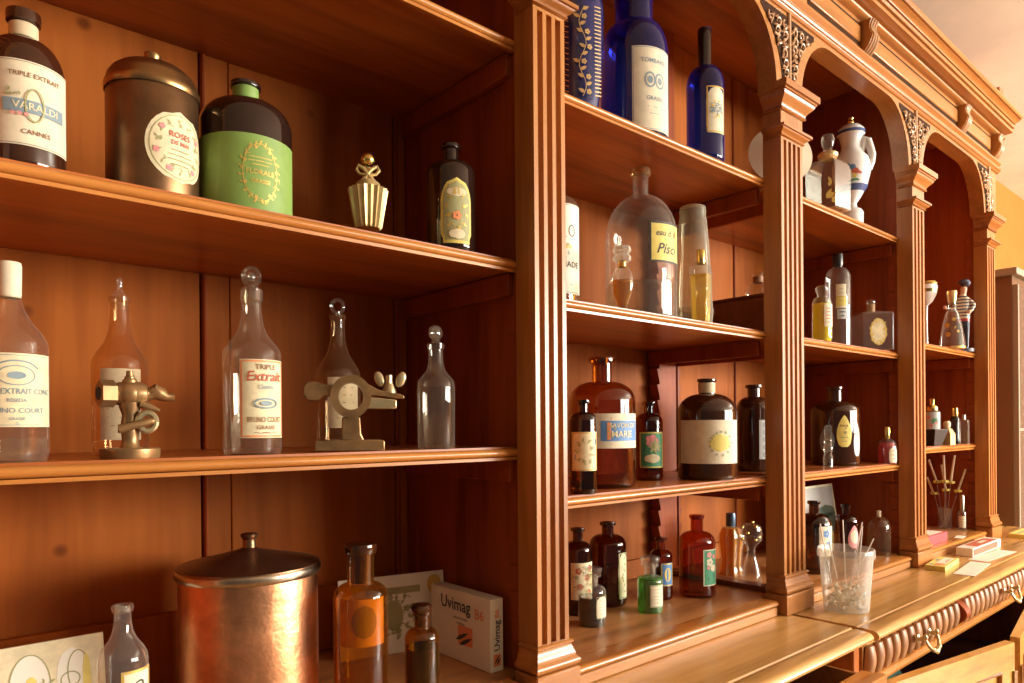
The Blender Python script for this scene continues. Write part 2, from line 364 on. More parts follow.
# ------------------------------------------------------------------ the room
struct(M().box(-3, 8, -6, .5, -.05, 0).build('floor', 'wood_floor'))
struct(M().box(-3, 8, .42, .5, 0, 2.80).build('wall_back', 'wall_paint'))
struct(M().box(7.2, 7.3, -6, .42, 0, 2.80).build('wall_right', 'wall_paint'))
struct(M().box(-3, 8, -6, .5, 2.80, 2.88).build('ceiling', 'ceiling_paint'))

# ------------------------------------------------------------------ the shelf unit
ZW = .952                      # worktop height
PIL = [(-.075, .0), (.7446, .8134), (1.514, 1.615), (2.303, 2.398), (3.032, 3.124)]
YB = .385
SA, SB, SC, SD = 2.013, 1.656, 1.353, .986
B1, B2, B3 = 1.961, 1.605, 1.265
Q2, Q3 = 1.651, 1.309
unit = thing('shelf_unit', 'tall varnished wooden shelf unit with fluted pillars, arches and carved cornice', 'shelf unit', (1.45, .2, ZW))
def flute_poly(x0, x1, n, y0=0., y1=.045):
    w = x1-x0; p = [(x0, y1), (x0, y0)]; pitch = w*.86/n; r = pitch*.30; st = x0+w*.07
    for i in range(n):
        c = st+pitch*(i+.5)
        p += [(c-r*cos(pi*k/6), y0+r*1.7*sin(pi*k/6)**.6) for k in range(7)]
    return p+[(x1, y0), (x1, y1)]
def molding(m, x0, x1, prof, yback=.04):
    """pillar moulding: prof = [(projection, z)] swept round left, front and right faces"""
    v = []; n = len(prof)
    for d, z in prof: v += [(x0-d, yback, z), (x0-d, -d, z), (x1+d, -d, z), (x1+d, yback, z)]
    f = [(4*i+j, 4*i+j+1, 4*i+j+5, 4*i+j+4) for i in range(n-1) for j in range(3)]+[(4*i+3, 4*i, 4*i+4, 4*i+7) for i in range(n-1)]
    f += [(3, 2, 1, 0), tuple(4*(n-1)+j for j in range(4))]
    m.add(v, f); return m
def cyma(d0, z0, d1, z1, n=6): return [(d0+(d1-d0)*(.5-.5*cos(pi*i/n)), z0+(z1-z0)*i/n) for i in range(n+1)]
def bead(d, z0, z1, k=.006, n=5): return [(d+k*sin(pi*i/n), z0+(z1-z0)*i/n) for i in range(n+1)]
for i, (x0, x1) in enumerate(PIL):
    n = 3 if i in (0, 1) else (4 if i == 2 else 3)
    sh = M().prism(flute_poly(x0, x1, n), 'z', 1.042, 2.040)
    sh.box(x0, x1, 0, .045, 2.040, 2.158).box(x0, x1, 0, .045, .99, 1.042)
    p = sh.build('pillar', 'wood_pillar', unit, angle=30)
    molding(M(), x0, x1, [(.004, ZW+.001), (.013, ZW+.0015), (.013, ZW+.044), (.011, ZW+.046)]).build('plinth', 'wood_cap', p, bevel=.002)
    molding(M(), x0, x1, [(.006, .998)]+bead(.008, .999, 1.015, .006)+cyma(.008, 1.016, .003, 1.033)+bead(.002, 1.034, 1.041, .004)).build('base_molding', 'wood_cap', p)
    molding(M(), x0, x1, [(.0, 2.045)]+bead(.002, 2.046, 2.050, .003)+cyma(.003, 2.051, .013, 2.060)+[(.017, 2.061), (.017, 2.067), (.0, 2.070)]).build('neck_ring', 'wood_cap', p)
    molding(M(), x0, x1, [(.0, 2.104)]+bead(.003, 2.105, 2.111, .004)+cyma(.005, 2.112, .022, 2.138)+[(.025, 2.139), (.025, 2.143), (.030, 2.144), (.030, 2.159), (.0, 2.1615)]).build('capital', 'wood_cap', p)
# partitions behind the pillars, notched shelf strips
def notched(x, side, y0, y1, tooth, z0=1.0, z1=2.1):
    """strip with saw-tooth notches on the face looking along side*x"""
    p = [(x, z0)]; k = .042; n = int((z1-z0)/k)
    q = [(x, z0)]
    for j in range(n): q += [(x+side*.004, z0+j*k), (x+side*tooth, z0+j*k+k*.78), (x+side*.004, z0+j*k+k*.8)]
    q += [(x+side*.004, z0+n*k), (x, z0+n*k)]
    return M().prism(q, 'y', y0, y1)
for i, (x0, x1) in enumerate(PIL):
    if i != 2:
        M().box(x0+.012, x1-.012, .045, YB, SD, 2.46).build('partition', 'wood_side', unit)
    else:
        M().box(x0+.012, x1-.012, YB-.03, YB, SD, 2.46).build('back_post', 'wood_side', unit)
        M().box(x0+.012, x1-.012, .045, .05, SD, 2.46).build('pillar_backing', 'wood_side', unit)
    for side, x in ((-1, x0+.012), (1, x1-.012)):
        if i == 0 and side == -1 or i == 4 and side == 1: continue
        for ya, yb in ((.047, .072), (YB-.034, YB-.006)):
            if i == 2 and ya < .1: continue
            notched(x, side, ya, yb, .014 if i == 2 and ya > .1 else (.006 if i == 1 else .009)).build('notched_strip', 'wood_side', unit, angle=20)
# back boards with beaded joints
def back(xa, xb, seams):
    xs = [xa]+seams+[xb]
    for a, b in zip(xs, xs[1:]):
        ga, gb = [.0005 if q in (.410, 1.13, .08) else .0018 for q in (a, b)]; M().box(a+ga, b-gb, YB, YB+.014, SD, 2.46).build('back_board', 'wood_back', unit, bevel=.002)
    for q in seams:
        if q in (.410, 1.13, .08): continue
        M().tube([(q+.006, YB, SD), (q+.006, YB, 2.46)], .0032, 8).build('joint_bead', 'wood_side', unit)
back(-.065, .757, [.08, .364, .410, .727]); back(.80, 1.521, [1.108, 1.13]); back(1.521, 2.315, [1.9416]); back(2.386, 3.044, [2.7])
for xa, xb in ((-.065, .757), (.80, 2.315), (2.386, 3.044)): M().box(xa, xb, YB+.0145, YB+.02, SD, 2.46).build('back_sheet', 'wood_dark', unit)
for xa, xb, zt in ((-.012, .757, 1.10), (.80, 1.52, 1.035), (1.61, 2.315, 1.035), (2.386, 3.044, 1.035)):
    M().box(xa, xb, YB-.012, YB-.0005, SD+.0005, zt).build('bottom_rail', 'wood_back', unit, bevel=.002)
# shelves
def shelf(xa, xb, zt, th=.019, yf=.045, cl=True, cr=True):
    b = M().box(xa, xb, yf+.009, YB-.001, zt-th, zt).build('shelf', 'wood_y' if False else 'wood_x', unit)
    r = th/2; p = [(yf+.0091, zt)]+[(yf+.009-.0095*sin(pi*k/8), zt-.003-(th-.006)/2+(th-.006)/2*cos(pi*k/8)) for k in range(9)]+[(yf+.0035, zt-th+.0025), (yf+.0035, zt-th-.002), (yf+.0091, zt-th-.002)]
    M().prism(p, 'x', xa+.003, xb-.007).build('shelf_nosing', 'wood_nose', b, angle=40)
    if cl: M().box(xa+.001, xa+.016, .06, YB-.006, zt-th-.038, zt-th-.002).build('shelf_cleat', 'wood_side', unit, bevel=.0015)
    if cr: M().box(xb-.016, xb-.001, .06, YB-.006, zt-th-.038, zt-th-.002).build('shelf_cleat', 'wood_side', unit, bevel=.0015)
bays = [(PIL[k][1]-.0115, PIL[k+1][0]+.0115) for k in range(4)]
for z in (SA, SB, SC): shelf(bays[0][0], bays[0][1], z)
for z in (B1, B2, B3): shelf(bays[1][0], bays[1][1], z, yf=.04); shelf(bays[2][0], bays[2][1], z, yf=.04)
for z in (Q2, Q3): shelf(bays[3][0], bays[3][1], z, yf=.04)
# bay floors: step on the worktop
for i in range(4):
    xa, xb = PIL[i][1]+.0225, PIL[i+1][0]-.0225
    s_ = M().box((PIL[i][0]+PIL[i][1])/2+.0002, (PIL[i+1][0]+PIL[i+1][1])/2-.0002, .0465, YB, ZW+.0005, SD-.0005).box(xa, xb, .005, .046, ZW+.0005, SD-.014)
    o = s_.build('bay_floor', 'wood_bayfloor', unit, bevel=.002)
    p = [(.0461, SD), (.012, SD)]+[(.012-.010*sin(pi*k/8), SD-.007+.007*cos(pi*k/8)) for k in range(1, 9)]+[(.0461, SD-.0135)]
    M().prism(p, 'x', xa, xb).build('floor_nosing', 'wood_nose', o, angle=40)
M().box(1.545, 1.585, .062, YB-.032, SD, SD+.012).build('threshold_strip', 'wood_dark', unit, bevel=.002)
# rear of the upper bays, top board
M().box(-.075, 3.124, .065, YB+.02, 2.46, 2.48).build('top_board', 'wood_x', unit)
# arches
AY0, AY1 = .008, .055
for i in range(4):
    xa, xb = PIL[i][1]+.014, PIL[i+1][0]-.002
    l, r = (PIL[i][0]+PIL[i][1])/2, (PIL[i+1][0]+PIL[i+1][1])/2
    if i == 3: r = PIL[4][1]+.05
    a, b, zt, zs = .15, .172, 2.334, 2.1615
    op = [(xa, zs)]+[(xa+a-a*cos(pi/2*k/10), zt-b+b*sin(pi/2*k/10)) for k in range(11)]+[(xb-a+a*sin(pi/2*k/10), zt-b+b*cos(pi/2*k/10)) for k in range(11)]+[(xb, zs)]
    M().prism([(l, zs)]+op+[(r, zs), (r, 2.36), (l, 2.36)], 'y', AY0, AY1).build('arch_panel', 'wood_frieze', unit, angle=30)
# carved foliage over the pillars
def carving(cx, hw, z0, z1, flip, seed):
    """one half of a spandrel relief: leaf scrolls on a dark ground, following the arch curve"""
    rd = random.Random(seed); g = M(); c = M(); y = AY0; s = 1 if flip else -1
    def wid(z):
        q = max(0, min(.97, (z-2.162)/.172)); return min(hw, .030+.15*(1-sqrt(1-q*q)))
    zs_ = [z0+(z1-z0)*k/14 for k in range(15)]
    edge = [(cx+s*.006, z0), (cx+s*.006, z1)]+[(cx+s*wid(z), z) for z in reversed(zs_)]
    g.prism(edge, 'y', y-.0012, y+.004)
    z = z0+.008
    while z < z1-.006:
        wd = wid(z)-.006; n = max(1, int(round(wd/.030)))
        for k in range(n):
            x = cx+s*(.006+wd*(k+.5)/n); r = min(.0125, wd/n*.46); ph = rd.uniform(0, 6)
            c.tube([(x+r*(1-q/11)*cos(ph+q*.75), y-.0025-.003*sin(q/8*pi), z+r*(1-q/11)*sin(ph+q*.75)) for q in range(9)], [.0030-.00018*q for q in range(9)], 6)
            for w_ in range(2):
                an = ph+2+w_*2.2; c.tube([(x+r*.3*cos(an), y-.002, z+r*.3*sin(an)), (x+r*.8*cos(an+.3), y-.006, z+r*.8*sin(an+.3)), (x+r*1.25*cos(an+.7), y-.002, z+r*1.25*sin(an+.7))], [.001, .0036, .0008], 6)
        z += .0215
    return g, c
for i in (1, 2, 3, 4):
    x0, x1 = PIL[i]; cx = (x0+x1)/2+.003
    for fl in ((0, 1) if i < 4 else (0, 1)):
        g, c = carving(cx, .125 if not (i == 4 and fl) else .03, 2.172, 2.336, fl, i*7+fl)
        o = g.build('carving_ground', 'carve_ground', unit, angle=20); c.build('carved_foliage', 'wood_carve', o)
    M().tube([(cx, AY0-.002, 2.163), (cx, AY0-.002, 2.346)], .0050, 8).build('spandrel_rib', 'wood_carve', unit)
# entablature
XE = 3.20
ent = M().prism([(.06, 2.345), (.004, 2.345), (.0, 2.349)]+[(-.001-.006*sin(pi*k/6), 2.351+.008*(1-cos(pi*k/6))) for k in range(7)]+[(.002, 2.369), (-.004, 2.376), (-.007, 2.379), (-.007, 2.385), (.006, 2.390), (.06, 2.390)], 'x', -.1, XE-.01)
ent.build('architrave', 'wood_cap', unit, angle=30)
M().box(-.1, XE-.02, .012, .06, 2.390, 2.50).build('frieze', 'wood_frieze', unit)
br = [1.675, 1.992, 2.772, 3.15]
pan = [(.86, 1.22), (1.28, 1.56), (br[0], br[1]-.03), (br[1]+.03, br[2]-.03), (br[2]+.03, br[3]-.04)]
for a, b in pan:
    o = M().box(a, b, .0065, .0125, 2.420, 2.464).build('frieze_panel', 'wood_frieze', unit, bevel=.003)
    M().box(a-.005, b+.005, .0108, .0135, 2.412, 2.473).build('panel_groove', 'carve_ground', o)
bp = [(.012, 2.388)]+[(.010-.030*sin(pi*.5*k/8)**.8, 2.389+.048*k/8) for k in range(9)]+[(-.020+.008*sin(pi*k/6), 2.437+.042*k/6) for k in range(1, 7)]+[(.012, 2.480)]
for x in br[1:]:
    o = M().prism(bp, 'x', x-.022, x+.022).build('bracket', 'wood_frieze', unit, angle=40)
    for dx in (-.013, 0, .013):
        M().tube([(x+dx, p[0]-.001, p[1]) for p in bp[1:-1]], .0042, 6).build('bracket_rib', 'wood_carve', o)
corn = [(.06, 2.484), (.004, 2.484)]+[(.0-.010*sin(pi*k/6), 2.485+.007*(1-cos(pi*k/6))) for k in range(7)]+[(.004, 2.501), (.004, 2.504), (-.034, 2.5045), (-.034, 2.516), (-.026, 2.517), (-.026, 2.5195), (-.039, 2.520), (-.039, 2.531), (-.030, 2.532), (-.030, 2.5345)]+[(-.042-.016*(k/6)**1.6, 2.535+.010*k/6) for k in range(7)]+[(-.050, 2.546), (-.050, 2.548), (-.062, 2.5485), (-.066, 2.553), (-.066, 2.560), (.06, 2.562)]
M().prism(corn, 'x', -.1, XE+.04).build('cornice', 'wood_frieze', unit, angle=25)
M().box(2.97, 3.02, -.058, -.01, 2.562, 2.592).build('cornice_block', 'wood_cap', unit, bevel=.003)
M().box(3.124, 3.18, .02, .055, ZW+.001, 2.36).build('end_stile', 'wood_pillar', unit, bevel=.003)
M().tube([(3.15, .02, 1.05), (3.15, .02, 2.1)], .011, 10).build('end_bead', 'wood_cap', unit)
M().box(3.16, 3.18, .055, YB+.02, ZW+.001, 2.48).build('end_panel', 'wood_side', unit)

# ------------------------------------------------------------------ worktop and base cabinet
wp = [(.40, .952), (-.145, .952), (-.148, .9495), (-.153, .9495), (-.156, .9515), (-.172, .950)]+[(-.176-.016*sin(pi*k/8), .939+.011*cos(pi*k/8)) for k in range(9)]+[(-.166, .926), (-.166, .916), (-.158, .910), (.40, .910)]
o = M().prism(wp, 'x', -.6, 1.520).build('worktop', 'wood_counter', None, angle=30); tag(o, 'pale varnished worktop board beside the pulled-out drawer, ending at the open joint', 'worktop')
o = M().prism(wp, 'x', 1.530, 3.5).xf(lambda x, y, z: (x+(.008 if y < -.1 and x < 1.62 else 0), y-(.004 if y < -.1 else 0), z)).build('worktop', 'wood_counter', None, angle=30)
tag(o, 'pale varnished worktop board carrying the plastic bucket and leaflets', 'worktop')
base = thing('base_cabinet', 'wooden base cabinet with ribbed drawers, brass handles and open doors', 'cabinet', (1.4, .1, 0))
for x0, x1 in ((-.6, -.57), (.86, .89), (1.51, 1.535), (2.90, 2.935), (3.45, 3.49)):
    M().box(x0, x1, -.135, .395, .0065, .9155).build('side_panel', 'wood_z', base)
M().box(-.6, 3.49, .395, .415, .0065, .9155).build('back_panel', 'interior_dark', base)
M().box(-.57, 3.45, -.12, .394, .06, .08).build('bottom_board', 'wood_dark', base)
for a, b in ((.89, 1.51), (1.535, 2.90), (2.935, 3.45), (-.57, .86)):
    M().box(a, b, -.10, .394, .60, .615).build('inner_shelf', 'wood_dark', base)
    rl = [(-.10, .826), (-.142, .826), (-.150, .829), (-.152, .836), (-.146, .842), (-.138, .846), (-.10, .846)]
    M().prism(rl, 'x', a, b).build('front_rail', 'wood_nose', base, angle=40)
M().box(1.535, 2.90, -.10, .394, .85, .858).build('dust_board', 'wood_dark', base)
rib = M(); nz = 10
for j in range(nz+1):
    t = j/nz; z = .851+.062*t; out_ = .004+.012*sin(pi*(.15+.7*t)); k = .82+.18*sin(pi*t)
    rib.v += [(.0185*k*cos(pi*i/6)*-1+.006*(t-.5), -.002-out_*sin(pi*i/6)**.8, z) for i in range(7)]
for j in range(nz): rib.f += [(j*7+i, j*7+i+1, j*7+i+8, j*7+i+7) for i in range(6)]
rib.f += [tuple(range(6, -1, -1)), tuple(nz*7+i for i in range(7))]
ribme = None
def handle(dr, x, y, z):
    for s in (-1, 1):
        m = M().lathe([(0, 0), (.009, 0), (.010, .003), (.005, .006), (.004, .016), (.006, .018), (0, .020)], 12)
        h = m.xf(lambda a, b, c_: (x+s*.036+a, y-c_, z+b)).build('handle_post', 'brass_bright', dr)
    b = M(); pts = [(x+.036*cos(pi*k/14)*1.0, y-.018-.012*sin(pi*k/14), z-.030*sin(pi*k/14)) for k in range(15)]
    b.tube(pts, [.003+.002*sin(pi*k/14) for k in range(15)], 8); b.ball((x, y-.031, z-.031), .010, .005, .007)
    for s in (-1, 1): b.ball((x+s*.020, y-.029, z-.024), .006, .005, .005); b.ball((x+s*.036, y-.018, z+.004), .005, .005, .008)
    b.build('bail_handle', 'brass_bright', dr)
for xa, xb in ((1.545, 2.125), (2.165, 2.89)):
    dr = M().box(xa, xb, -.138, -.118, .850, .915).box(xa+.01, xb-.01, -.118, .25, .858, .90).build('drawer', 'wood_frieze', base, bevel=.0015)
    n = int((xb-xa)/.0425); st = (xb-xa)/n
    for j in range(n):
        if ribme is None:
            ro = rib.build('rib', 'wood_rib', dr, world=False, angle=50); ribme = ro.data
        else:
            ro = bpy.data.objects.new('rib', ribme); COL.objects.link(ro); ro.parent = dr; WORG[ro] = WORG[dr]
        ro.location = (xa+st*(j+.5)-WORG[dr][0], -.1385-WORG[dr][1], 0-WORG[dr][2])
    handle(dr, xa+(xb-xa)*.49, -.160, .888)
sp = [(-.118, .850)]+[(-.136-.030*sin(pi*(.05+.9*k/10)), .850+.064*k/10) for k in range(11)]+[(-.118, .914)]
for x in (2.145, 2.91): M().prism(sp, 'x', x-.017, x+.017).build('scroll_block', 'wood_side', base, angle=40)
# pulled-out drawer under the near worktop
dr = M().box(.905, 1.475, -.215, -.196, .80, .893).box(.915, .925, -.196, .10, .81, .885).box(1.455, 1.465, -.196, .10, .81, .885).box(.915, 1.465, .09, .10, .81, .885).box(.915, 1.465, -.196, .10, .806, .812).build('drawer', 'wood_frieze', base, bevel=.0015)
M().box(.905, 1.475, -.1955, -.165, .872, .889).build('drawer_lip', 'wood_nose', dr, bevel=.002)
k = M().lathe([(0, 0), (.007, 0), (.006, .008), (.015, .014), (.017, .02), (.012, .027), (0, .030)], 20)
k.xf(lambda x, y, z: (1.425+x, -.215-z, .86+y)).build('knob', 'porcelain', dr)
# cupboard doors ajar
def door(hx, hy, length, ang, flip, label=None):
    s = -1 if flip else 1
    def tr(x, y, z): x *= s; return (hx+x*cos(ang)-y*sin(ang), hy+x*sin(ang)+y*cos(ang), z)
    Lh = length; z0, z1, st = .09, .822, .075
    fr = M().box(0, st, 0, .022, z0, z1).box(Lh-st, Lh, 0, .022, z0, z1).box(st, Lh-st, 0, .022, z0, z0+st).box(st, Lh-st, 0, .022, z1-st*.9, z1).xf(tr).build('door', 'wood_door', base)
    M().box(st, Lh-st, .004, .014, z0+st, z1-st*.9).xf(tr).build('door_panel', 'wood_door', fr)
    q = M(); x0, x1, a, b = st, Lh-st, z0+st, z1-st*.9; q.tube([(x0, .0, a), (x1, .0, a), (x1, .0, b), (x0, .0, b), (x0, .0, a)], .006, 6)
    q.xf(tr).build('panel_molding', 'wood_nose', fr)
    M().box(st+.04, Lh-st-.04, -.004, .004, z0+st+.04, z1-st*.9-.05).xf(tr).build('raised_field', 'wood_door', fr, bevel=.003)
    for zz in (.2, .70): M().box(Lh-.012, Lh+.004, -.005, .0, zz, zz+.05).xf(tr).build('latch_plate', 'brass', fr)
door(1.63, -.165, .55, radians(-10), False); door(2.90, -.165, .68, radians(8), True)

base.location = (1.4, .08, -.006)
# bags inside the cupboard
def blob(name, label, cat, c, rx, ry, rz, mat, seed, amp=.22):
    m = M().ball((0, 0, 0), 1, seg=28, rings=18); rd = random.Random(seed); ph = [(rd.uniform(-5, 5), rd.uniform(-5, 5), rd.uniform(-5, 5), rd.uniform(0, 6)) for _ in range(12)]
    def f(x, y, z):
        k = 1+amp*sum(abs(sin(a*x+b*y+c_*z+d)) for a, b, c_, d in ph)/12*2-amp
        return (x*k*rx, y*k*ry, max(-.85*rz, z*k*rz)+.85*rz)
    o = m.xf(f).build(name, mat, None, world=False, angle=25); o.location = c; return tag(o, label, cat)
blob('plastic_bag', 'crumpled teal plastic bag in the open cupboard', 'bag', (1.88, -.02, .6095), .11, .085, .108, 'teal_bag', 3)
blob('plastic_bag', 'pale grey crumpled plastic bag beside the teal bag in the cupboard', 'bag', (1.665, -.02, .6095), .07, .085, .108, 'grey_bag', 5)
blob('plastic_bag', 'dark blue plastic bag at the back of the open cupboard', 'bag', (2.06, .14, .6095),   .09, .08, .10, 'blue_bag', 9)
blob('plastic_pouch', 'blue grey plastic pouch inside the pulled-out drawer', 'pouch', (1.25, -.06, .8105), .08, .04, .022, 'blue_bag', 11)

# neighbouring glazed case along the wall
cs = thing('display_case', 'brown glazed display case standing on the floor past the shelf unit', 'display case', (4.1, .25, 0))
M().box(3.60, 4.9, .06, .41, 0, 2.02).build('case_body', 'case_brown', cs)
M().box(3.57, 4.93, .035, .41, 2.02, 2.05).build('case_top', 'case_trim', cs, bevel=.004)
for x in (3.6, 4.2):
    d = M().box(x+.02, x+.58, .045, .059, .1, 1.98).build('case_door', 'pane', cs); M().box(x+.005, x+.022, .04, .0595, .1, 1.98).build('door_stile', 'case_trim', d)
    M().box(x+.02, x+.58, .042, .0445, 1.35, 1.362).build('glazing_bar', 'case_trim', d)

# ================================================================== things on the shelves
T = lambda txt, y, sz, sl=0, mw=.88: (lambda f, W, H: f.text(txt, 0, H*y, W*sz, W*mw, slant=sl))
def many(*fs): return lambda f, W, H: [q(f, W, H) for q in fs]
frm = lambda k=.95, t=.012: (lambda f, W, H: f.frame(W*k, H*(1-(1-k)*W/H), W*t))
def lines(y0, y1, n, wd=.6, t=.02, seed=1):
    def g(f, W, H):
        rd = random.Random(seed)
        for i in range(n):
            y = H*(y0+(y1-y0)*i/max(1, n-1)); x = W*wd*.5*rd.uniform(.6, 1); f.stroke([(-x, y), (0, y), (x, y)], W*t)
    return g
fil = lambda n, seed, lw=.06, sx=1, sy=1: (lambda f, W, H: f.filigree(W*sx, H*sy, n, seed, lw))
PCOL = []
# ---- top shelf of the near bay
i = It('apothecary_bottle', 'dark brown glass bottle with cream label and paper band on its neck', 'bottle', 24, 87, 9, 168, SB, Y=.115)
i.bottle('glass_black_brown', 80, 42, 27, 24, 36, 14)
i.lathe('neck_band', [(29, 40), (31, 38), (30.5, 27), (28, 26)], 'paper_buff', closed=False)
i.label(-6, 66, 57, 143, 'paper', [('ink', many(frm(.96, .006))), ('ink_brown', many(T('TRIPLE EXTRAIT', .33, .085), T('CANNES', -.34, .085, 0, .45))),
    ('ink_slate', lambda f, W, H: f.shape(W*.72, H*.15, None, 10, 2, 0, -.04*H)), ('paper_cream', T('VARALDI', -.04, .13, 0, .62)), ('ink_olive', lambda f, W, H: (f.ring(-W*.02, -.02*H, W*.10, H*.19, W*.018), [f.leaf(-W*.34+W*.03*k, H*(.08+.02*(k % 3)), W*.06, W*.03, k) for k in range(6)])),
    ('ink_pink', lambda f, W, H: [f.flower(-W*(.25-.07*k), -H*.14, W*.025) for k in range(3)])])
i = It('tea_canister', 'round bronze coloured metal canister with domed lid and oval rose label', 'canister', 153, 94, 55, 194, SB, Y=.125)
i.lathe('body', [(93, 194), (94, 190), (94, 98), (90, 95)], 'bronze', 40)
lid = i.lathe('lid', [(96, 99), (97.5, 97), (97.5, 92), (95, 90), (92, 84), (84, 78), (70, 72.5), (48, 69), (22, 67), (0, 66.8)], 'bronze_lid', 40, closed=False)
i.lathe('lid_knob', [(15, 68), (14, 62), (18, 58), (17, 55), (0, 54.6)], 'bronze_lid', 20, parent=lid, closed=False)
i.label(145, 201.5, 106, 179, 'paper_cream', [('ink_olive', many(lambda f, W, H: f.ring(0, 0, W*.44, H*.44, W*.012), fil(14, 4, .035, .85, .85))), ('ink_pink', lambda f, W, H: [f.flower(W*.36*cos(a), H*.36*sin(a), W*.045) for a in (2.4, 3.4, 4.2, .5, 5.4)]), ('ink_red', many(T('ROSES', .16, .12, 0, .5), T('DE MAI', .05, .09, 0, .4))), ('ink_olive', lines(-.25, -.05, 4, .4, .012))], hw=ell)
i = It('apothecary_bottle', 'black glass bottle with broad green label and gilt leaf oval', 'bottle', 246, 94, 80, 212, SB, Y=.125)
i.bottle('glass_black', 132, 104, 25, 89, 31, 85)
i.lathe('neck_band', [(26, 105), (26.5, 103), (26.5, 90), (25.5, 89.5)], 'label_green', closed=False)
lb = i.label(196, 292.8, 131, 209, 'label_green', [('ink_gold', many(fil(22, 8, .035, .36, .95), lambda f, W, H: f.ring(0, 0, W*.135, H*.38, W*.006), T('FLORALE', .0, .055, 0, .3), T('GRASSE', -.12, .045, 0, .3), lines(.1, .2, 3, .2, .006)))])
for c in lb.children:                                # gilt oval sits right of the middle of the green band
    for v in c.data.vertices:
        a = .30; x, y = v.co.x, v.co.y; v.co.x, v.co.y = x*cos(a)-y*sin(a), x*sin(a)+y*cos(a)
i = It('perfume_bottle', 'gold pleated perfume bottle with bow and ball stopper', 'perfume bottle', 368, 38, 153, 229, SB, Y=.10)
m = M(); n = 36; pr = [(24, 229), (26, 227), (37, 193), (38, 190), (30, 189), (0, 189)]
v = []
for wd, y in pr[:-1]: v += [(wd/2*i.sx*(1+(.07 if k % 2 else -.07))*cos(2*pi*k/n), wd/2*i.sx*(1+(.07 if k % 2 else -.07))*sin(2*pi*k/n), max(0, i.zl(y))) for k in range(n)]
f = [(a*n+k, a*n+(k+1) % n, (a+1)*n+(k+1) % n, (a+1)*n+k) for a in range(4) for k in range(n)]+[tuple(range(n-1, -1, -1)), tuple(range(4*n, 5*n))]
m.add(v, f).build('pleated_body', 'gold_matte', i.o, world=False, angle=15)
i.lathe('neck', [(27, 190), (24, 184), (14, 180), (9, 176), (8, 168)], 'gold_matte', 20, closed=False)
bw = M().ball(i.loc3(0, 6*i.sx, i.zl(176)), 3*i.sx, 2.4*i.sx, 3*i.sx, 10, 8)
for s_ in (-1, 1):
    for pts_ in (((0, 176), (4, 171), (9, 168), (11, 172), (8, 176), (2, 177)), ((0, 177), (4, 181), (8, 185), (12, 189))):
        bw.tube([i.loc3(s_*x_*i.sx, (7-.25*x_)*i.sx, i.zl(y_)) for x_, y_ in pts_], [1.6*i.sx*(1.3 if k_ in (1, 2, 3) else .9) for k_ in range(len(pts_))], 8)
bw.build('bow', 'gold_matte', i.o, world=False)
M().ball((0, 0, i.zl(160)), 7.2*i.sx).build('ball_stopper', 'gold', i.o, world=False)
i = It('apothecary_bottle', 'very dark brown bottle with tall gilt arched label, next to the side panel', 'bottle', 451, 49, 146, 246, SB, Y=.098)
i.bottle('glass_black', 176, 163, 16, 150, 20, 146)
i.label(441, 470, 177, 243, 'paper_yellow', [('ink_olive', lambda f, W, H: f.shape(W*.84, H*.9, archhw)), ('paper_cream', lambda f, W, H: f.shape(W*.62, H*.14, ell, 10, 6, 0, H*.28)), ('ink_gold', fil(12, 5, .07, .7, .75)), ('ink_orange', lambda f, W, H: f.flower(0, -H*.08, W*.14)), ('paper_cream', lambda f, W, H: f.shape(W*.5, H*.16, ell, 8, 6, 0, -H*.36))], hw=archhw)

# ---- middle shelf of the near bay
i = It('glass_bottle', 'clear bottle with white capped neck and worn cream label at the open side', 'bottle', 10, 80, 262, 458, SC, Y=.10)
i.lathe('glass_body', [(74, 458), (79, 455), (80, 450), (80, 345), (77, 340), (64, 331), (44, 320), (30, 308), (24, 298), (22, 285), (22, 264)], 'clear_dusty', 36)
i.lathe('neck_cap', [(23.5, 298), (25, 294), (26, 266), (24, 262.5), (0, 262)], 'paper', closed=False)
i.lathe('content', [(68, 458), (74, 452), (74, 438), (0, 438)], 'clear_dusty', closed=True)
i.label(-24, 49, 352, 427, 'paper_cream', [('ink_slate', many(frm(.95, .008), T('TRIPLE EXTRAIT CONC', -.02, .10), T('RESEDA', -.14, .06, 0, .4), T('BRUNO COURT', -.28, .09, 0, .75), T('GRASSE', -.39, .05, 0, .3), lambda f, W, H: (f.ring(0, H*.2, W*.2, H*.13, W*.012), f.ring(0, H*.2, W*.28, H*.2, W*.02, 16, .5, 2.6), f.ell(0, H*.2, W*.1, H*.05)), lines(-.46, -.44, 2, .7, .008)))])
i = It('glass_bottle', 'tall clear bottle with point stopper, half hidden behind the brass tap', 'bottle', 120, 58, 277, 446, SC, Y=.20)
i.lathe('glass_body', [(54, 446), (58, 443), (58, 365), (56, 360), (46, 352), (32, 343), (24, 332), (20, 318), (19, 303), (23, 302), (23, 298), (17, 297)], 'clear_amber', 36)
i.lathe('stopper', [(16, 310), (19, 297), (12, 294), (6, 290), (5, 287), (7, 284), (6, 279), (0, 277)], 'clear', 16, closed=False)
i.label(101, 140, 368, 440, 'paper_buff', [('ink_brown', lines(-.3, .3, 6, .7, .015))])
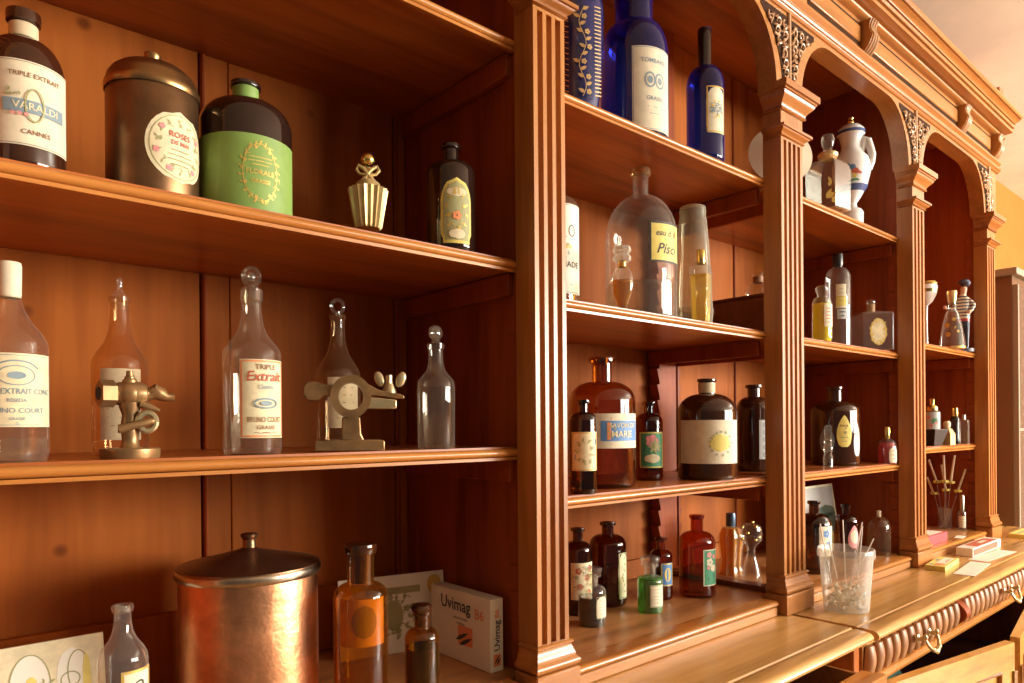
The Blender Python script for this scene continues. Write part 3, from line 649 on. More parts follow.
# brass tap
i = It('brass_tap', 'old brass steam tap on a round foot in front of a stoppered bottle', 'tap', 130, 62, 370, 457, SC, Y=.085)
sx = i.sx; X = lambda px: (px-130)*sx
i.lathe('foot', [(60, 457), (62, 455), (62, 449), (60, 448), (0, 448)], 'brass', 32)
i.lathe('stem', [(24, 448.5), (19, 446), (17, 440), (18, 434), (20, 428), (18, 421), (16, 415), (22, 408), (24, 402)], 'brass', 24, closed=False)
m = M()
zc_ = i.zl(394)
m.tube([i.loc3(X(x), 0, zc_) for x in (112, 118, 130, 140, 147, 148)], [11*sx, 13*sx, 15*sx, 14*sx, 11*sx, 9*sx], 20)
m.ball((0, 0, zc_), 16*sx, 16*sx, 15*sx, 20, 14); m.build('barrel', 'brass', i.o, world=False)
hx = M().tube([i.loc3(X(100), 8*sx, zc_), i.loc3(X(114), 3*sx, zc_)], 15.5*sx, 6); hx.build('hex_union', 'brass', i.o, world=False, angle=20)
M().tube([i.loc3(X(99.4), 8.6*sx, zc_), i.loc3(X(103), 7*sx, zc_)], 7.5*sx, 16).build('bore', 'interior_dark', i.o, world=False)
i.lathe('top_plug', [(16, 384), (15, 380), (11, 378.5), (11, 377), (8, 376), (7, 371), (0, 370.5)], 'brass', 16, closed=False)
M().tube([i.loc3(X(x), 0, i.zl(y)) for x, y in ((147, 394), (150, 394), (156, 391), (162, 394), (168, 397), (175, 397), (176, 397))], [8*sx, 7*sx, 9*sx, 8*sx, 5*sx, 4.5*sx, 2*sx], 14).build('spout', 'brass', i.o, world=False)
M().tube([i.loc3(X(x), 8*sx, i.zl(y)) for x, y in ((140, 404), (150, 407), (160, 411))], [4*sx, 4*sx, 2*sx], 10).build('lever_guard', 'brass', i.o, world=False)
M().tube([i.loc3(X(x), 15*sx, i.zl(y)) for x, y in ((118, 429), (119, 429), (152, 421), (154, 421))], [4*sx, 5*sx, 4*sx, 3*sx], 12).build('lever', 'brass', i.o, world=False)
m = M(); ks = [i.loc3(X(147+9*cos(2*pi*k/20)), 9*sx, i.zl(422+9*sin(2*pi*k/20))) for k in range(21)]; m.tube(ks, 3.6*sx, 8); m.build('handle_ring', 'brass_bright', i.o, world=False)
i = It('glass_bottle', 'clear stoppered bottle with large cream label edged in orange', 'bottle', 252, 59, 267, 453, SC, Y=.095)
i.lathe('glass_body', [(55, 453), (59, 450), (59, 354), (57, 350), (46, 343), (32, 335), (24, 325), (20, 311), (19, 303), (23, 301), (22, 290), (17, 289)], 'clear_dusty', 36)
i.lathe('stopper_neck', [(16, 305), (20, 293), (21, 289), (8, 287), (6, 284)], 'clear_dusty', 16, closed=False)
st = M(); st.tube([i.loc3(8*cos(2*pi*k/24)*i.sx, 0, i.zl(277-9*sin(2*pi*k/24))) for k in range(25)], 2.2*i.sx, 8); st.ball((0, 0, i.zl(277)), 5.5*i.sx, 3*i.sx, 6.5*i.sx); st.build('ring_stopper', 'clear_dusty', i.o, world=False)
i.label(240, 281.2, 359, 438, 'paper_cream', [('ink_orange', frm(.93, .035)), ('ink_brown', many(T('TRIPLE', .40, .14, 0, .45), T('BRUNO COURT', -.27, .15, 0, .72), T('GRASSE', -.37, .11, 0, .5), lines(-.44, -.43, 2, .5, .012))), ('ink_red', T('Extrait', .28, .27, .2, .82)), ('ink_slate', many(T('Cassie', .15, .12, .3, .45), lambda f, W, H: (f.ring(0, -H*.06, W*.23, H*.06, W*.03), f.ell(0, -H*.06, W*.12, H*.03)))) ])
i = It('glass_bottle', 'clear stoppered bottle with faded label behind the brass pipe clamp', 'bottle', 338, 45, 299, 446, SC, Y=.22)
i.lathe('glass_body', [(42, 446), (45, 443), (45, 375), (43, 371), (34, 363), (22, 354), (16, 342), (14, 330), (14, 320), (17, 319), (16, 315), (12, 315)], 'clear_amber', 36)
st = M(); st.tube([i.loc3(6*cos(2*pi*k/20)*i.sx, 0, i.zl(306.5-6.5*sin(2*pi*k/20))) for k in range(21)], 1.9*i.sx, 8); st.tube([(0, 0, i.zl(315)), (0, 0, i.zl(312))], 3*i.sx); st.build('ring_stopper', 'clear', i.o, world=False)
i.label(328, 357, 377, 428, 'paper_buff', [('ink_brown', lines(-.3, .3, 5, .7, .02))])
# brass clamp
i = It('pipe_clamp', 'brass pipe clamp with wing nut on a rectangular foot', 'clamp', 346, 66, 366, 450, SC, Y=.10)
sx = i.sx; X = lambda px: (px-346)*sx
def slab(m, pts, d0, d1, i=i):
    n = len(pts); v = [i.loc3((x-i.cx)*i.sx, d0, i.zl(y)) for x, y in pts]+[i.loc3((x-i.cx)*i.sx, d1, i.zl(y)) for x, y in pts]
    m.add(v, [tuple(range(n)), tuple(range(2*n-1, n-1, -1))]+[(k, (k+1) % n, n+(k+1) % n, n+k) for k in range(n)]); return m
slab(M(), [(315, 450.5), (384, 450.5), (384, 441), (381, 440), (316, 440)], -.028, .028).build('foot', 'brass', i.o, world=False, bevel=.0015)
slab(M(), [(341, 440.5), (364, 440.5), (361, 434), (360, 417), (342, 417)], -.012, .012).build('stem', 'brass', i.o, world=False, bevel=.002)
m = M(); A = 32
o_, n_ = (20.5, 21.5), (12.5, 13.5); v = []
for d in (-.011, .013):
    for a_, b_ in (o_, n_): v += [i.loc3(X(351+a_*cos(2*pi*k/A)), d, i.zl(396.5-b_*sin(2*pi*k/A))) for k in range(A)]
f = []
for k in range(A):
    q = (k+1) % A
    f += [(k, q, A+q, A+k), (2*A+k, 3*A+k, 3*A+q, 2*A+q), (k, 2*A+k, 2*A+q, q), (A+k, A+q, 3*A+q, 3*A+k)]
m.add(v, f).build('clamp_ring', 'brass', i.o, world=False, angle=40)
slab(M(), [(336, 385), (326, 385), (318, 382.5), (308, 382), (304, 387), (304, 396), (309, 401), (318, 401), (324, 396), (335, 397)], -.010, .010).build('hinge_lug', 'brass', i.o, world=False, bevel=.002)
slab(M(), [(366, 383), (379, 390), (388, 392), (400, 394), (405, 396), (405, 399), (392, 398), (378, 396), (369, 396)], -.010, .011).build('upper_jaw', 'brass', i.o, world=False, bevel=.0015)
slab(M(), [(367, 397), (379, 398), (397, 400), (397, 409), (378, 409), (366, 409)], -.010, .011).build('lower_jaw', 'brass_bright', i.o, world=False, bevel=.0015)
m = M(); m.tube([i.loc3(X(390), 0, i.zl(y)) for y in (396, 391, 386, 383)], [7*sx, 7*sx, 5*sx, 4*sx], 14); m.tube([i.loc3(X(390), 0, i.zl(y)) for y in (384, 375)], 3.4*sx, 10)
wn_ = m.build('wing_nut', 'brass_bright', i.o, world=False)
for cx_, a in ((380, .35), (402, -.35)):
    q = M().ball((0, 0, 0), 1, 1, 1, 14, 10)
    q.xf(lambda x, y, z: i.loc3(X(cx_)+(x*5*cos(a)-z*8.5*sin(a))*sx*1, y*2.2*sx, i.zl(379)+(x*5*sin(a)+z*8.5*cos(a))*sx)).build('wing', 'brass_bright', wn_, world=False)
i = It('glass_decanter', 'small plain clear decanter with round disc stopper near the side panel', 'decanter', 436, 38, 326, 449, SC, Y=.075)
i.lathe('glass_body', [(34, 449), (37, 447), (38, 388), (36, 381), (28, 376), (19, 371), (15, 363), (14, 350), (17, 349), (17, 344), (12, 343)], 'clear_dusty', 36)
st = M(); st.ball((0, 0, i.zl(333)), 8*i.sx, 4.5*i.sx, 8*i.sx); st.tube([(0, 0, i.zl(343)), (0, 0, i.zl(339))], [5*i.sx, 3*i.sx]); st.build('disc_stopper', 'clear_dusty', i.o, world=False)

# ---- floor of the near bay
def leancard(name, label, cat, xl, xr, ytl, ytr, z, Yb, lean, mat, draws=(), th=.003, dY=0.):
    """card standing on height z, its foot at depth Yb, leaning back; its top edge runs from row ytl to ytr"""
    a = P(xl, ytl, Yb+lean); b = P(xr, ytr, Yb+dY+lean)
    h = ((a[2]+b[2])/2-z); W = math.hypot(b[0]-a[0], b[1]-a[1]); ux = ((b[0]-a[0])/W, (b[1]-a[1])/W); nx = (-ux[1], ux[0])
    o = thing(name, label, cat, ((a[0]+b[0])/2-nx[0]*lean, (a[1]+b[1])/2-nx[1]*lean, z))
    def mp(x, y, e=0):
        k = (y+h/2)/h
        return (ux[0]*x+nx[0]*(lean*k+e), ux[1]*x+nx[1]*(lean*k+e), h*k)
    m = M(); c = [(-W/2, -h/2), (W/2, -h/2), (W/2, h/2), (-W/2, h/2)]
    m.add([mp(x, y, 0) for x, y in c]+[mp(x, y, th) for x, y in c], [(0, 1, 2, 3), (7, 6, 5, 4), (0, 4, 5, 1), (1, 5, 6, 2), (2, 6, 7, 3), (3, 7, 4, 0)])
    cd_ = m.build('card', mat, o, world=False)
    for k, (mt, fn) in enumerate(draws):
        fl = Fl(); fn(fl, W, h); flats(fl, lambda x, y: mp(x, y, -.0004-.0002*k), 'picture' if 'ink' not in mt else 'printing', mt, cd_, False)
    return o
leancard('picture_card', 'cream picture card of perfume bottles leaning against the back boards', 'card', -20, 103, 652, 633, SD, .25, .03, 'paper_cream',
    [('paper_white', lambda f, W, H: (f.shape(W*.34, H*.62, ell, cx=-W*.13, cy=H*.10), f.shape(W*.26, H*.7, archhw, cx=W*.22, cy=H*.06))), ('ink_olive', lambda f, W, H: (f.ring(-W*.13, H*.10, W*.165, H*.30, W*.012), f.ring(W*.27, H*.17, W*.09, H*.2, W*.012), f.ring(W*.2, H*.1, W*.08, H*.07, W*.012), f.filigree(W*.2, H*.3, 9, 3, .09))), ('paper_yellow', lambda f, W, H: (f.shape(W*.07, H*.5, ell, cx=W*.34, cy=H*.08), f.ell(-W*.12, H*.1, W*.05, H*.09)))])
i = It('glass_bottle', 'small open clear bottle in front of the cream picture card', 'bottle', 123, 52, 605, 716, SD, Y=.075)
i.lathe('glass_body', [(48, 716), (52, 713), (52, 660), (50, 654), (42, 647), (30, 640), (22, 632), (18, 622), (17, 612), (15, 606)], 'clear', 32)
i.lathe('lip_ring', [(18, 612), (22, 611), (23, 606), (20, 604.6), (15, 605), (14, 612)], 'clear', closed=False)
i.label(121, 149, 672, 712, 'paper', [('ink_gold', frm(.92, .08)), ('ink', T('Q', .1, .4, .2))])
i = It('copper_tin', 'large hammered copper tin with a flattened conical lid', 'tin', 250, 142, 533, 716, SD, Y=.20)
i.lathe('body', [(137, 716), (141, 712), (140, 572), (138, 569)], 'copper', 56)
lid = i.lathe('lid', [(144, 569), (145, 566), (144, 563), (138, 562), (130, 561), (115, 559.5), (90, 557), (60, 553.5), (35, 550.5), (22, 549), (14, 547), (13, 541)], 'copper_lid', 56, closed=False)
i.lathe('lid_rim', [(144.5, 573), (147, 571), (147, 566), (144, 564)], 'tin', 56, parent=lid, closed=False)
i.lathe('lid_knob', [(13, 546), (13, 539), (17, 537), (18, 534), (14, 533), (0, 533)], 'copper_lid', 20, parent=lid, closed=False)
i = It('amber_bottle', 'tall amber glass bottle with dark stopper in front of the white card', 'bottle', 361, 55, 543, 706, SD, Y=.10)
i.bottle('amber', 596, 583, 27, 553, 31, 545)
i.lathe('stopper', [(20, 582), (25, 553), (32, 552), (34, 547), (32, 543.5), (0, 543)], 'glass_black_brown', 24, closed=False)
i.on(341, 383, 600, 648, 'paper_yellow', lambda f, W, H: f.shape(W, H), 'label', r=i.r*.93)
i.label(352, 376, 606, 640, 'ink_olive', hw=ell, name='label_emblem', r=i.r*.94)
i = It('amber_bottle', 'small amber stoppered bottle beside the white pill box', 'bottle', 422, 35, 604, 700, SD, Y=.065)
i.bottle('amber', 638, 628, 15, 614, 19, 609, sq=.9)
i.lathe('stopper', [(13, 626), (16, 613), (21, 611), (23, 607), (19, 604.5), (0, 604)], 'glass_black_brown', 20, closed=False)
i.lathe('liquid', [(31, 700), (32.5, 696), (32.5, 646), (0, 646)], 'liquid_dark', 24)
leancard('emblem_card', 'white card with gold seal propped behind the amber bottles', 'card', 338, 443, 578, 573, SD, .295, .015, 'paper_white',
    [('ink_olive', lambda f, W, H: (f.filigree(W*.36, H*.62, 12, 5, .08), f.ell(W*.0, -H*.02, W*.09, H*.2), f.shape(W*.52, H*.09, None, 8, 2, W*.0, H*.30))), ('ink_gold', lambda f, W, H: (f.ell(W*.40, H*.34, W*.07, H*.12), f.ell(-W*.44, H*.36, W*.05, H*.08)))], dY=-.045)
# white box with print
p0, p1 = G(501, 673, SD), G(441, 649, SD)
bx = thing('pill_box', 'white cardboard box printed with black lettering against the side panel', 'box', (p0[0], p0[1]+.03, SD))
W_ = .098; u1 = (p1[0]-p0[0], p1[1]-p0[1]); l1 = math.hypot(*u1); u1 = (u1[0]/l1, u1[1]/l1); W_ = l1; dvec = (-u1[1], u1[0]); dvec = dvec if dvec[0] > 0 else (-dvec[0], -dvec[1]); DP = .027; HH = P(499, 600, p0[1])[2]-SD
sh_ = -max(0, p0[0]+dvec[0]*DP-.741, p0[0]+u1[0]*W_+dvec[0]*DP-.752)
p0 = (p0[0]+sh_, p0[1]+.008, SD)
def bxp(a, d, z): return (p0[0]+u1[0]*a+dvec[0]*d, p0[1]+u1[1]*a+dvec[1]*d, SD+z)
m = M(); c = [(0, 0), (W_, 0), (W_, DP), (0, DP)]
m.add([bxp(a, d, 0) for a, d in c]+[bxp(a, d, HH) for a, d in c], [(0, 1, 2, 3), (7, 6, 5, 4), (0, 4, 5, 1), (1, 5, 6, 2), (2, 6, 7, 3), (3, 7, 4, 0)])
bb = m.build('box_body', 'paper_white', bx, bevel=.001)
mpf = lambda e: (lambda x, y: bxp(W_/2-x, -e, HH/2+y))
mps = lambda e: (lambda x, y: (bxp(0, DP/2+x, HH/2+y)[0]-u1[0]*e, bxp(0, DP/2+x, HH/2+y)[1]-u1[1]*e, SD+HH/2+y))
for mt, fn, mp_ in (('ink', lambda f: f.text('Uvimag', -W_*.06, HH*.30, HH*.26, W_*.5), mpf), ('ink_orange', lambda f: (f.text('B6', W_*.33, HH*.24, HH*.2, W_*.16), f.shape(W_*.24, HH*.27, None, 2, 2, W_*.1, -HH*.11)), mpf),
    ('ink', lambda f: (f.leaf(-W_*.06, -HH*.2, W_*.24, HH*.06, .45), f.leaf(-W_*.0, -HH*.26, W_*.24, HH*.06, .45), f.text('solution buvable', W_*.02, HH*.12, HH*.05, W_*.3), f.text('comprimes', W_*.02, HH*.05, HH*.045, W_*.25)), mpf),
    ('ink', lambda f: f.text('Uvimag', 0, 0, DP*.62, HH*.42, rot=pi/2), mps), ('ink_orange', lambda f: (f.text('B6', 0, HH*.3, DP*.5, HH*.14, rot=pi/2), f.shape(DP*.55, HH*.16, None, 2, 2, 0, -HH*.34)), mps), ('ink', lambda f: (f.leaf(-DP*.2, -HH*.38, DP*.6, HH*.03, .9), f.leaf(-DP*.05, -HH*.4, DP*.5, HH*.03, .9)), mps)):
    fl = Fl(); fn(fl); flats(fl, mp_(.0006 if mt != 'ink' else .0009), 'printing', mt, bb, True)

# ---- middle bay, top shelf
i = It('lacquer_vase', 'navy vase painted with gold flowers and lattice, beside the big blue bottle', 'vase', 577, 54, -14, 104, B1, Y=.105)
i.lathe('body', [(40, 104), (44, 102), (50, 70), (53, 40), (54, 15), (50, 0), (40, -9), (30, -13), (0, -14)], 'navy', 36)
def vine(f, W, H):
    p = [(W*.16*sin(k*.55), -H*.48+H*.96*k/24) for k in range(25)]; f.stroke(p, W*.035)
    for k in range(1, 24, 2):
        x, y = p[k]; sd = 1 if (k//2) % 2 else -1; f.leaf(x, y, W*.34, W*.17, .5 if sd > 0 else 2.6)
        if k % 4 == 1: f.flower(x-sd*W*.22, y+H*.01, W*.13)
i.on(572, 592, 4, 98, 'gold_matte', vine, r=.050)
def lattice(f, W, H):
    for k in range(18):
        y = -H*.5+H*k/17
        f.stroke([(-W*.5, y), (0, y+H*.03), (W*.5, y)], W*.08); f.ell(0, y-H*.01, W*.12, W*.12, 8)
i.on(560, 569, 6, 98, 'gold_matte', lattice, 'lattice_band', r=.050)
i.on(594, 600, 6, 98, 'gold_matte', lambda f, W, H: [f.stroke([(-W*.5, -H*.5+H*k/24), (W*.5, -H*.48+H*k/24)], W*.12) for k in range(24)], 'striped_band', r=.0505)
i = It('apothecary_bottle', 'large cobalt blue bottle with white lettered label', 'bottle', 634, 68, -8, 137, B1, Y=.115)
i.bottle('cobalt', 62, 28, 37, 2, 39, -8)
i.label(632, 667, 49, 134, 'paper', [('ink_slate', many(frm(.95, .012), T('TOMBAREL', .33, .13, 0, .85), T('GRASSE', -.12, .12, 0, .6), lambda f, W, H: (f.ring(-W*.12, H*.1, W*.11, H*.085, W*.035), f.ring(W*.12, H*.1, W*.11, H*.085, W*.035), f.ell(-W*.12, H*.1, W*.06, H*.045), f.ell(W*.12, H*.1, W*.06, H*.045)), lines(-.30, -.22, 2, .4, .012))) ])
i = It('wine_bottle', 'slim cobalt blue bottle with long neck and gilt label', 'bottle', 705, 38, 30, 160, B1, Y=.085)
i.bottle('cobalt', 88, 68, 12, 33, 14, 30)
i.lathe('capsule', [(13, 70), (14, 40), (14.5, 31), (12, 29.5), (0, 29.5)], 'glass_black', 20, closed=False)
i.label(706, 723.2, 87, 134, 'paper', [('ink_gold', many(frm(.9, .06), fil(8, 3, .09, .6, .4))), ('ink_slate', many(lines(-.05, .12, 3, .6, .03), lambda f, W, H: f.filigree(W*.6, H*.16, 6, 2, .12)))], hw=archhw)
# plate on a stand
c0 = P(781, 154, .115); pl = thing('painted_plate', 'round cream plate with brown rim standing upright behind the fluted pillar', 'plate', (c0[0], c0[1], B1))
rz = c0[2]-B1
m = M().lathe([(0, .004), (.040, .004), (.048, .0), (.082, -.008), (.083, -.005), (.050, .004), (.040, .008), (0, .008)], 40)
tl = radians(78); az = atan2(-1, .62)
def plx(x, y, z):
    u, v, n_ = x, y, -z; a = tl
    yy = v*cos(a)+n_*sin(a); zz = v*sin(a)-n_*cos(a)
    b = radians(-42); return (u*cos(b)-yy*sin(b), u*sin(b)+yy*cos(b), zz+rz)
m.xf(plx).build('dish', 'plate_cream', pl, world=False)
M().lathe([(.038, .0085), (.0, .009)], 30).xf(plx).build('painted_centre', 'plate_brown', pl, world=False, fix=False)
st = M()
for s_ in (-1, 1): st.tube([(s_*.025, -.03, .003), (s_*.022, -.02, .006), (s_*.02, .0, rz-.078), (s_*.016, .035, .03), (s_*.014, .05, .003)], .0025, 6)
st.build('wire_stand', 'brass', pl, world=False)

# ---- middle bay, second shelf
i = It('glass_bottle', 'bottle with tall white printed label, half hidden behind the fluted pillar', 'bottle', 556, 46, 186, 298, B2, Y=.17)
i.bottle('clear_dusty', 212, 198, 16, 190, 18, 186)
i.label(540, 578.6, 203, 293, 'paper_white', [('ink', many(T('POMMADE', -.18, .16, 0, .9), lambda f, W, H: f.ring(W*.2, H*.2, W*.07, H*.06, W*.02))), ('ink_slate', many(frm(.95, .01), lambda f, W, H: f.filigree(W*.3, H*.3, 8, 7, .07), lines(-.40, -.32, 2, .6, .012))), ('ink_gold', T('JASMIN', .02, .12, 0, .8))])
i = It('demijohn', 'large dusty clear demijohn with yellow handwritten label', 'bottle', 641, 72, 169, 314, B2, Y=.15)
i.bottle('clear_grey', 240, 197, 15, 176, 19, 170, sq=1.1)
i.lathe('lip_ring', [(15, 178), (20, 176), (21, 172), (18, 169.5), (12, 170)], 'clear_amber', 20, closed=False)
i.lathe('residue', [(62, 314), (68, 309), (68, 286), (0, 286)], 'clear_dusty', 36)
i.label(649, 676.5, 224, 264, 'paper_yellow', [('ink', many(frm(.96, .05), T('eau d. B.', .22, .2, .3, .75), T('Pisci', -.17, .34, .35, .75)))])
def flask(i, pts, mat, sy, name='glass_body', seg=28, parent=None):
    """flattened bottle: lathe squashed along the view direction"""
    pr = i.prof(pts); m = M().lathe(pr, seg); e, rv = i.e, i.rv
    m.xf(lambda x, y, z: (rv[0]*x+e[0]*y*sy, rv[1]*x+e[1]*y*sy, z)); return m.build(name, mat, parent or i.o, world=False, angle=45)
i = It('perfume_bottle', 'small oval perfume bottle with amber scent and faceted glass stopper', 'perfume bottle', 622, 23, 246, 304, B2, Y=.066)
flask(i, [(9, 304), (12, 302), (18, 297), (22, 288), (23, 281), (20, 273), (13, 268), (8, 266), (7, 264)], 'clear', .55)
flask(i, [(8, 303.4), (11, 301), (16.5, 296), (20, 288), (20, 280), (0, 280)], 'liquid_gold', .45, 'scent')
i.lathe('collar', [(9, 267), (9, 262), (7, 261)], 'gold', 14, closed=False)
st = M().lathe([(5*i.sx, i.zl(263)), (9*i.sx, i.zl(261)), (9.5*i.sx, i.zl(257)), (7*i.sx, i.zl(254.5)), (9.5*i.sx, i.zl(251)), (8.5*i.sx, i.zl(247)), (0, i.zl(246))], 8); st.build('glass_stopper', 'crystal', i.o, world=False, angle=15)
i = It('glass_funnel_jar', 'tall tapering smoky glass cone standing upside down', 'glass jar', 693, 39, 207, 318, B2, Y=.125)
i.lathe('cone', [(37, 318), (39, 315), (37, 290), (33, 250), (28, 222), (26, 216), (27, 213), (26, 208), (22, 207), (0, 207)], 'smoky', 36)
i.lathe('foot_ring', [(39, 316), (41, 315), (41, 310), (38.6, 309)], 'clear_grey', 36, closed=False)
i = It('perfume_bottle', 'slim square perfume bottle of pale scent with gold cap', 'perfume bottle', 701, 19, 250, 319, B2, Y=.06)
def sqb(i, pts, mat, name='glass_body', ang=0., parent=None, asp=1., z0=None):
    """square bottle: rows (width px, y px)"""
    v = []; f = []
    for k, (wd, y) in enumerate(pts):
        a_ = wd/2*i.sx; z = max(0, i.zl(y)) if not (k == 0 and z0 is None) else 0
        for sx_, sy_ in ((-1, 1), (1, 1), (1, -1), (-1, -1)):
            px_, py_ = sx_*a_, sy_*a_*asp; q = (px_*cos(ang)-py_*sin(ang), px_*sin(ang)+py_*cos(ang)); v.append(i.loc3(q[0], q[1], z))
    n = len(pts)
    for k in range(n-1): f += [(4*k+j, 4*k+(j+1) % 4, 4*k+4+(j+1) % 4, 4*k+4+j) for j in range(4)]
    f += [(3, 2, 1, 0), tuple(4*(n-1)+j for j in range(4))]
    return M().add(v, f).build(name, mat, parent or i.o, world=False, angle=20, bevel=.0012)
sqb(i, [(15, 319), (16, 317), (19, 272), (18, 268), (10, 264), (8, 262)], 'clear', ang=.3)
sqb(i, [(13.5, 318.5), (14.5, 316), (17, 275), (0.2, 275)], 'liquid_pale', 'scent', ang=.3)
i.lathe('gold_cap', [(8, 264), (9, 262), (9, 251), (8, 250), (0, 250)], 'gold', 20, closed=False)
# dark box in the next bay
xb0 = P(768, 300, .11)[0]
bo = thing('wooden_box', 'dark wooden box on the shelf behind the fluted pillar, a flask on top', 'box', (xb0+.09, .2, B2))
z1 = P(768, 292, .11)[2]
M().box(xb0, xb0+.17, .11, .29, B2+.0005, z1-.008).build('box_body', 'wood_dark', bo, bevel=.002); M().box(xb0-.002, xb0+.172, .108, .292, z1-.008, z1).build('box_lid', 'wood_dark', bo, bevel=.002)
i = It('glass_flask', 'low clear flask with brown banded neck standing on the dark wooden box', 'flask', 758, 27, 273, 294, z1+.0003, Y=.185)
i.lathe('glass_body', [(26, 294), (27, 293), (24, 288), (14, 284), (10, 281), (9, 276), (12, 274), (11, 273), (8, 273.4)], 'clear_dusty', 28)
i.lathe('neck_band', [(10.5, 283), (10.5, 277)], 'ink_brown', 20, closed=False)

# ---- middle bay, third shelf
def brown(label, cx, w, yt, yb, z, mat, ysh, ynk, wn, wl, lip=4, Y=None, name='apothecary_bottle', sq=1.):
    i = It(name, label, 'bottle', cx, w, yt, yb, z, Y=Y); i.bottle(mat, ysh, ynk, wn, yt+lip, wl, yt, sq=sq); return i
i = brown('small brown bottle with cream and blue ribbon label, in front of the large brown one', 583, 28, 400, 489, B3, 'brown_dark', 421, 412, 10, 14, 3, Y=.066)
i.label(572, 596.2, 432, 471, 'paper_cream', [('ink_gold', frm(.93, .04)), ('ink_olive', fil(9, 3, .07, .7, .7)), ('ink_blue', lambda f, W, H: f.poly([(-W*.35, -H*.22), (W*.4, H*.18), (W*.4, H*.32), (-W*.35, -H*.08)]))])
i = brown('large brown bottle with white label carrying blue lettered panel', 602, 67, 358, 487, B3, 'brown', 402, 382, 20, 26, 5, Y=.135)
i.label(578, 635, 413.5, 448.5, 'paper', [('ink_blue', lambda f, W, H: f.shape(W*.62, H*.58, None, 12, 2, W*.16, 0)), ('ink_orange', lambda f, W, H: (f.stroke([(-W*.45, H*.36), (0, H*.36), (W*.45, H*.36)], H*.03), f.stroke([(-W*.45, -H*.38), (0, -H*.38), (W*.45, -H*.38)], H*.03), f.shape(W*.05, H*.5, None, 2, 2, -W*.04, 0))), ('paper_cream', lambda f, W, H: (f.text('SAVON DE', W*.18, H*.15, H*.19, W*.5), f.text('MARIE', W*.16, -H*.1, H*.26, W*.5))), ('ink_olive', lambda f, W, H: (f.ring(-W*.32, 0, W*.07, H*.26, W*.012), f.filigree(W*.12, H*.4, 7, 2, .1)))])
i = brown('small brown bottle with pink rose label, beside the large brown bottle', 649, 28, 402, 481, B3, 'brown', 422, 413, 10, 13.5, 3)
i.label(640, 662, 432, 468, 'ink_green', [('paper_yellow', frm(.94, .05)), ('ink_pink', lambda f, W, H: (f.flower(-W*.02, H*.26, W*.24), f.ell(-W*.02, H*.26, W*.16, W*.16))), ('ink_olive', lambda f, W, H: [f.leaf(W*.1, H*.1, W*.3, W*.12, k*.8) for k in range(8)]), ('paper_cream', lambda f, W, H: f.shape(W*.6, H*.26, ell, 8, 6, 0, -H*.24))])
i = brown('broad dark bottle with plain paper label and a small green print', 707, 60, 379, 481, B3, 'glass_black_brown', 413, 394, 16, 19, 3)
i.lathe('neck_band', [(17, 393), (17.3, 383)], 'paper_buff', 20, closed=False)
i.label(681, 736, 420, 464, 'paper', [('paper_yellow', lambda f, W, H: f.shape(W*.30, H*.42, ell, 10, 8, W*.13, -H*.02)), ('ink_olive', lambda f, W, H: [f.leaf(W*.13+W*.16*cos(k*.45), -H*.02+H*.25*sin(k*.45), W*.05, W*.025, k) for k in range(14)])])
i = brown('dark bottle with strip of printed grey label, behind the fluted pillar', 754, 37, 385, 474, B3, 'glass_black_brown', 410, 397, 13, 17, 3, Y=.17)
i.label(759, 772, 420, 459, 'paper_grey', [('ink_slate', lambda f, W, H: [f.ring(-W*.1, -H*.38+H*.19*k, W*.16, W*.13, W*.06, 12) for k in range(5)])])

# ---- middle bay, floor
i = brown('brown bottle with red and cream floral label, behind the dark liquid flask', 578, 28, 528, 619, SD, 'brown_dark', 551, 541, 10, 14, 3, Y=.24)
i.label(571, 592, 563, 600, 'paper_cream', [('ink_red', lambda f, W, H: [f.flower(W*x, H*y, W*.13) for x, y in ((-.2, .28), (.15, .1), (-.15, -.15), (.2, -.3), (.25, .35))]), ('ink_olive', fil(8, 2, .07, .8, .8))])
def stoppered(label, cx, w, yt, yb, ysh, ynk, ylip, wn, liq, yliq, lab):
    i = It('glass_bottle', label, 'bottle', cx, w, yt, yb, SD)
    i.bottle('clear', ysh, ynk, wn, ylip, wn*1.5, ylip-3, sq=.9)
    i.lathe('liquid', [(w*.86, yb), (w*.93, yb-3), (w*.93, yliq), (0, yliq)], liq, 28)
    i.lathe('flat_stopper', [(wn*.8, ynk), (wn*.95, ylip-3), (wn*1.5, ylip-4), (wn*1.75, (ylip+yt)/2-2), (wn*1.6, yt+.5), (0, yt)], 'clear', 24, closed=False)
    i.label(*lab, 'paper', [('ink_olive', many(frm(.92, .04), lines(-.3, .3, 5, .6, .03)))], hw=archhw if 'dark' in label else None); return i
stoppered('clear flat-stoppered bottle of dark liquid on the middle bay floor', 592, 28, 567, 628, 592, 585, 576, 12, 'liquid_dark', 596, (596, 605.6, 596, 618))
i = brown('tall brown bottle with narrow cream side label on the middle bay floor', 608, 37, 522, 608, SD, 'brown_dark', 544, 534, 12, 16, 3)
i.label(618, 626.3, 552, 598, 'paper_cream', [('ink_olive', many(frm(.85, .08), lambda f, W, H: [f.leaf(0, -H*.35+H*.1*k, W*.3, W*.15, k) for k in range(8)]))], hw=archhw)
i = brown('small brown bottle with blue oval label behind the green liquid bottle', 661, 23, 537, 604, SD, 'brown', 556, 549, 9, 12, 3, Y=.20)
i.label(661, 672, 563, 586, 'ink_blue', [('ink_gold', lambda f, W, H: (f.frame(W*.9, H*.92, W*.08), f.ell(0, 0, W*.25, H*.3)))])
stoppered('clear flat-stoppered bottle half full of bright green liquid', 650, 26, 556, 614, 582, 575, 566, 11.5, 'liquid_green', 577, (650, 662.4, 585, 607))
i = brown('red brown bottle with green and pink floral label on the middle bay floor', 697, 37, 515, 599, SD, 'brown_red', 542, 531, 12.5, 15, 3)
